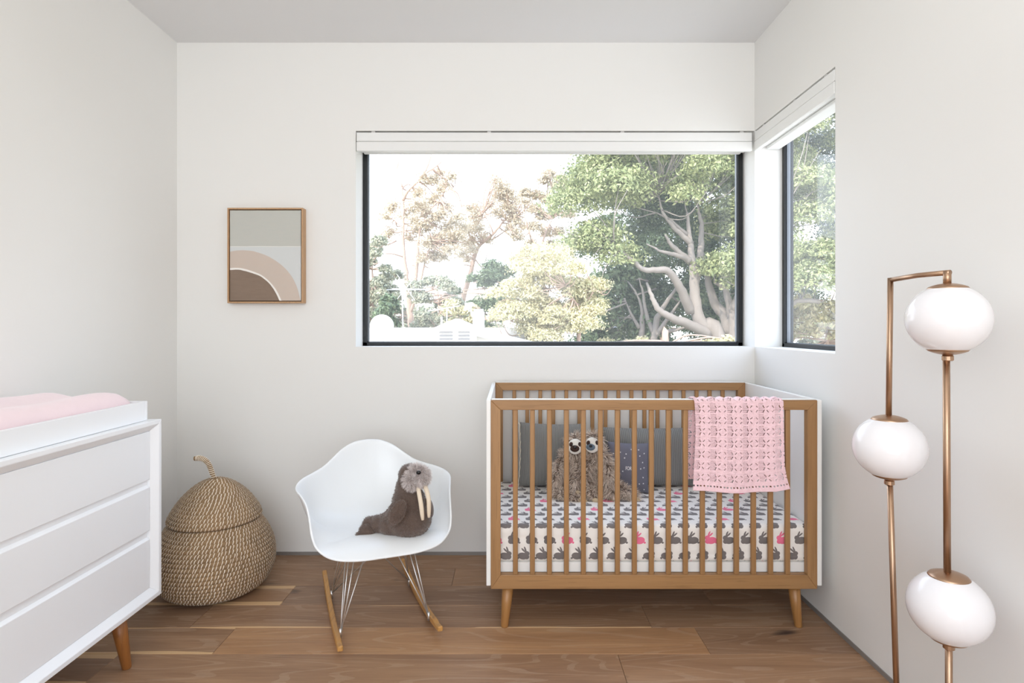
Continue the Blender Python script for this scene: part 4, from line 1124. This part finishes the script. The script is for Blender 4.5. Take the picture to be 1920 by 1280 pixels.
# eucalyptus trees
def euc(label, Y, paths_px, cl_px, n=260, sz=.09, leafm='leaf_euc', spread=.8):
    paths = [([Vector(W(x, y, Y + d_)) for (x, y, d_) in pp], r0, r1) for (pp, r0, r1) in paths_px]
    b0 = paths[0][0][0]; paths[0][0].insert(0, Vector((b0.x, b0.y, GZ)))
    clumps = [(tuple(W(x + rng.normal(0, 3), y + rng.normal(0, 3), Y + rng.uniform(-spread, spread))), (rp * Y / F, rp * Y / F * .8, rp * Y / F * .9), w_) for (x, y, rp, w_) in cl_px]
    return tree('eucalyptus_tree', label, (b0.x, b0.y, GZ), paths, clumps, n, sz, M[leafm], M['bark_pale'], twig_r=.035)
euc('tall pale-barked eucalyptus with bare upper branches at the window left', 22,
    [([(772, 640, 0), (768, 580, 0), (762, 520, 0), (756, 460, 0), (756, 380, 0), (752, 340, 0)], .26, .08),
     ([(756, 375, 0), (765, 358, -.2), (792, 330, -.3), (806, 300, -.3), (812, 270, -.3)], .11, .04),
     ([(792, 328, -.3), (820, 310, -.4), (845, 285, -.5)], .06, .02), ([(754, 350, 0), (744, 320, .2), (748, 300, .2), (738, 282, .2)], .07, .02),
     ([(775, 560, 0), (782, 500, -.3), (786, 440, -.4), (800, 400, -.4)], .14, .05), ([(800, 400, -.4), (830, 365, -.5), (842, 325, -.5)], .06, .02),
     ([(768, 590, 0), (785, 540, -.2), (800, 480, -.4), (812, 450, -.4)], .12, .04), ([(756, 430, 0), (735, 410, .2), (712, 400, .3)], .04, .015),
     ([(758, 470, 0), (735, 445, .2), (715, 440, .3)], .03, .01), ([(830, 362, -.5), (850, 350, -.5), (862, 340, -.5)], .03, .01)],
    [(x + dx, y + dy, 21, .75) for dx, dy in ((0, 0), (9, -14), (-10, 9)) for x, y in ((790, 360), (805, 380), (790, 410), (812, 420), (830, 400), (780, 440), (808, 455), (828, 445), (845, 470), (850, 420), (795, 480), (822, 480), (770, 400), (840, 350), (735, 400), (720, 450), (815, 340), (860, 440))], 560, .05)
euc('leaning eucalyptus with grey-pink trunk behind the chimney', 25,
    [([(858, 620, 0), (868, 560, 0), (880, 520, 0), (890, 480, 0), (900, 460, 0), (925, 438, -.3), (945, 415, -.4), (965, 405, -.5)], .26, .07),
     ([(890, 485, 0), (905, 500, .2), (915, 470, .2), (922, 450, .2)], .05, .02), ([(925, 438, -.3), (918, 420, -.4), (905, 400, -.4)], .06, .02)],
    [(x + dx, y + dy, 22, .75) for dx, dy in ((0, 0), (-10, -10), (8, 10)) for x, y in ((880, 440), (895, 420), (875, 460), (890, 400), (940, 380), (955, 395), (930, 400), (950, 365), (970, 420), (985, 385), (965, 440), (868, 480), (905, 445), (940, 355))], 560, .055)
euc('pale feathery eucalyptus touching the left edge of the fig tree', 23,
    [([(1030, 640, 0), (1022, 560, 0), (1015, 480, 0), (1022, 440, 0), (1035, 410, 0)], .2, .07), ([(1015, 475, 0), (1002, 455, -.2), (990, 430, -.2)], .08, .03)],
    [(x, y, 16, 1) for x, y in ((1020, 340), (1035, 325), (1045, 350), (1010, 365), (1025, 380), (1000, 395), (1015, 410), (1040, 400), (995, 430), (1020, 440), (1045, 430), (1035, 460), (1000, 460), (1055, 370), (1060, 405), (985, 370), (1050, 330))], 800, .06, 'leaf_euc', 1.0)
# shrubs and dense trees
def shrub(label, Y, cl_px, n, sz, leafm, group=None, nm='garden_tree', cat_='tree'):
    clumps = [(tuple(W(x, y, Y + rng.uniform(-.8, .8))), (rp * Y / F * 1.15, rp * Y / F, rp * Y / F * .9), 1) for (x, y, rp) in cl_px]
    xm = sum(q[0] for q in cl_px) / len(cl_px); tp = min(q[1] for q in cl_px)
    b0 = W(xm, 0, Y); base = Vector((b0.x, Y, GZ))
    paths = [([base, W(xm - 2, 640, Y), W(xm + 3, (640 + tp) / 2, Y), W(xm, tp + 8, Y)], .16, .04)]
    return tree(nm, label, base, paths, clumps, n, sz, M[leafm], M['bark_pale'], group=group, cat_=cat_)
def cloud(x0, x1, y0, y1, k, rp): return [(rng.uniform(x0, x1), rng.uniform(y0, y1), rng.uniform(rp * .7, rp * 1.2)) for _ in range(k)]
shrub('grey-green leafy tree at the far left edge of the window view', 18, cloud(640, 730, 450, 640, 30, 17) + cloud(690, 745, 480, 640, 14, 15), 700, .055, 'leaf_grey')
shrub('grey-green bush between the two left eucalyptus trunks', 17, cloud(775, 860, 520, 640, 26, 16), 700, .055, 'leaf_grey')
shrub('dark green bush rising behind the satellite dish and chimney', 20, cloud(850, 945, 495, 640, 24, 18) + cloud(930, 960, 475, 560, 6, 14), 700, .06, 'leaf_dark')
shrub('dark slim evergreen low behind the round dish', 16, cloud(705, 735, 555, 640, 8, 14), 330, .07, 'leaf_dark')
shrub('yellow-green bush low in the garden beside the chimney', 15, cloud(830, 940, 570, 660, 16, 15), 330, .06, 'leaf_yellow')
shrub('low sunlit hedge below the small fig tree', 13, cloud(1120, 1420, 650, 700, 26, 20), 330, .06, 'leaf_yellow', nm='garden_hedge', cat_='hedge')
shrub('sunlit yellow-green bush low in the side window view', 18, cloud(1440, 1640, 560, 680, 30, 24), 330, .08, 'leaf_yellow')
shrub('dense green tree in the distance right of the fig tree', 32, cloud(1400, 1950, 300, 560, 46, 40), 420, .13, 'leaf_fig')
shrub('dense dark green tree standing far behind the fig tree', 24, cloud(1090, 1420, 330, 640, 50, 36), 420, .13, 'leaf_dark')

shrub('hazy grey-green tree line far behind the eucalyptus trunks', 36, cloud(420, 1010, 560, 660, 80, 20), 420, .13, 'leaf_grey', nm='distant_tree_line')
shrub('hazy pale tree line far away low in the side window view', 40, cloud(1400, 1720, 590, 680, 40, 24), 420, .15, 'leaf_grey', nm='distant_tree_line')
shrub('grey-green tree standing well left of the window beyond the white roofs', 19, cloud(470, 640, 440, 650, 44, 19), 560, .06, 'leaf_grey')
# neighbour's house: white roofs, gabled vent, chimney
HY = 10.0
h = thing('neighbour_house', 'white neighbouring house seen from above with low roofs and gabled vent', 'house', (0, HY + 1, GZ))
xa, xb = W(640, 0, 13).x, W(985, 0, 13).x
MB().box(xa, xb, 12.42, 12.8, GZ, W(0, 614, 13).z).build('parapet_wall', M['stucco'], h, bevel=.01)
MB().box(-6.5, .55, 10.1, 12.4, GZ, W(0, 662, HY).z).build('house_wall', M['stucco'], h)
pk = W(857, 600, HY)
ridge = W(857, 611, HY)
le, re_ = W(690, 652, HY), W(1045, 652, HY)
m = MB(); yb2 = 12.4
for (e_, nm) in ((le, 'roof_slope'), (re_, 'roof_slope')):
    m = MB(); 
    a = [(e_.x, HY - .1, e_.z - .02), (ridge.x, HY - .1, ridge.z), (ridge.x, yb2, ridge.z), (e_.x, yb2, e_.z - .02)]
    ex = (e_.x - ridge.x) * .6
    a[0] = (e_.x + ex, HY - .1, e_.z - .25 ); a[3] = (e_.x + ex, yb2, e_.z - .25)
    lo = [(x, y, z - .06) for x, y, z in a]
    m.add(a + lo, [(0, 1, 2, 3), (7, 6, 5, 4), (0, 4, 5, 1), (1, 5, 6, 2), (2, 6, 7, 3), (3, 7, 4, 0)])
    m.build('roof_slope', M['roof_grey'], h)
    # white barge board
    d0, d1 = Vector((ridge.x, HY - .16, ridge.z + .01)), Vector((e_.x + ex, HY - .16, e_.z - .24))
    m = MB(); m.add([d0, d1, d1 + Vector((0, 0, -.10)), d0 + Vector((0, 0, -.10)), d0 + Vector((0, .06, 0)), d1 + Vector((0, .06, 0)), d1 + Vector((0, .06, -.10)), d0 + Vector((0, .06, -.10))],
          [(0, 1, 2, 3), (7, 6, 5, 4), (0, 4, 5, 1), (1, 5, 6, 2), (2, 6, 7, 3), (3, 7, 4, 0)])
    m.build('barge_board', M['dish'], h)
v0, v1 = W(818, 614, HY - .5), W(891, 660, HY - .5)
exl, exr = le.x + (le.x - ridge.x) * .6, re_.x + (re_.x - ridge.x) * .6
MB().prism([(exl, GZ), (exl, le.z - .31), (ridge.x, ridge.z - .06), (exr, re_.z - .31), (exr, GZ)], 'y', HY, HY + .09).build('gable_wall', M['stucco'], h)
MB().box(v0.x, v1.x, HY - .5, HY + .4, v1.z - .3, v0.z).build('vent_box', M['stucco'], h)
m = MB(); ap = W(855, 597, HY - .5); ov = .03
m.prism([(v0.x - ov, v0.z), (ap.x, ap.z), (v1.x + ov, v0.z)], 'y', HY - .56, HY + .4); m.build('vent_roof', M['dish'], h)
for (ua, ub) in ((824, 849), (859, 881)):
    for k in range(5):
        z = W(0, 622 + k * 6.3, HY - .5).z; x0, x1 = W(ua, 0, HY - .5).x, W(ub, 0, HY - .5).x
        MB().add([(x0, HY - .53, z - .012), (x1, HY - .53, z - .012), (x1, HY - .50, z + .010), (x0, HY - .50, z + .010), (x0, HY - .53, z - .020), (x1, HY - .53, z - .020), (x1, HY - .50, z + .0), (x0, HY - .50, z + .0)],
                 [(0, 1, 2, 3), (7, 6, 5, 4), (0, 4, 5, 1), (1, 5, 6, 2), (2, 6, 7, 3), (3, 7, 4, 0)]).build('vent_slat', M['vent_dark'], h)
c0, c1 = W(887, 584, 11.5), W(908, 640, 11.5)
MB().box(c0.x, c1.x, 11.4, 11.62, c1.z - .3, c0.z).build('chimney', M['stucco'], h, bevel=.01)
MB().box(c0.x + .02, c1.x - .02, 11.43, 11.59, c0.z, c0.z + .05).build('chimney_cap', M['dish'], h)
MB().tube([W(828, 640, HY + .3), W(828, 594, HY + .3)], .018, 10).build('vent_pipe', M['dish'], h)
def dish(label, c, r_, face_dir, Y, foot):
    root = thing('satellite_dish', label, 'satellite dish', foot)
    fd = Vector(face_dir).normalized(); rot = fd.to_track_quat('Z', 'Y').to_matrix()
    m = MB(); prof = [(r_ * k / 10, .25 * r_ * (k / 10) ** 2) for k in range(11)]
    prof2 = prof + [(r_ * k / 10, .25 * r_ * (k / 10) ** 2 - .012) for k in range(10, -1, -1)]
    m.lathe(prof2, (0, 0, 0), 32); m.v = [tuple(Vector(c) + rot @ Vector(p)) for p in m.v]
    m.build('reflector', M['dish'], root, smooth=True)
    cv = Vector(c)
    lnb = cv + fd * r_ * 1.1 - Vector((0, 0, r_ * .5))
    MB().tube([cv - Vector((0, 0, r_ * .9)), lnb], .012, 8).build('feed_arm', M['alu'], root)
    MB().tube([lnb + Vector((0, 0, -.02)), lnb + Vector((0, 0, .05))], .03, 10).build('receiver', M['alu'], root)
    MB().tube([cv - fd * .03, cv - fd * .12 - Vector((0, 0, .1)), Vector(foot)], .02, 8).build('mast', M['alu'], root)
dc = W(716, 612, 10.5)
dish('large round white satellite dish low at the window left corner', dc, .21, (.25, -1, .25), 10.5, (dc.x, 10.8, W(0, 662, HY).z))
dc = W(880, 575, 11.2)
dish('small oval satellite dish mounted on the white chimney', dc, .10, (-.5, -.5, .7), 11.2, (c0.x + .05, 11.5, c0.z))
def antenna(label, tip, foot, arms, boom):
    root = thing('tv_antenna', label, 'antenna', foot)
    MB().tube([Vector(foot), Vector(tip)], .014, 8).build('mast', M['alu'], root)
    MB().tube([boom[0], boom[1]], .010, 6).build('boom', M['alu'], root)
    for (p, q) in arms: MB().tube([p, q], .007, 6).build('element', M['alu'], root)
ay = 12.6
antenna('large roof aerial with crossed rods in front of the left eucalyptus', W(754, 541, ay), tuple(W(756, 640, ay)), [(W(725, 543, ay - .3), W(803, 543, ay + .3)), (W(745, 515, ay), W(778, 563, ay)), (W(776, 522, ay), W(745, 560, ay))], (W(735, 541, ay), W(800, 542, ay)))
antenna('small thin roof aerial left of the small satellite dish', W(838, 575, ay), tuple(W(838, 616, ay)), [(W(802, 583, ay), W(838, 578, ay)), (W(838, 578, ay), W(862, 573, ay)), (W(820, 575, ay), W(822, 586, ay)), (W(850, 570, ay), W(852, 582, ay))], (W(802, 583, ay), W(862, 573, ay)))
gw = MB().box(W(1130, 0, 19).x, W(1215, 0, 19).x, 19, 21, GZ, W(0, 615, 19).z); bh = thing('garden_house', 'pale low building glimpsed between the fig tree stems', 'house', (W(1170, 0, 19).x, 19, GZ))
gw.build('house_wall', M['stucco'], bh)
MB().box(W(1150, 0, 18.95).x, W(1163, 0, 18.95).x, 18.95, 19.02, W(0, 640, 19).z, W(0, 622, 19).z).build('window_frame', M['vent_dark'], bh)
MB().prism([(18.7, W(0, 615, 19).z), (21.3, W(0, 615, 19).z), (20, W(0, 600, 19).z)], 'x', W(1125, 0, 19).x, W(1220, 0, 19).x).build('roof', M['roof_grey'], bh)
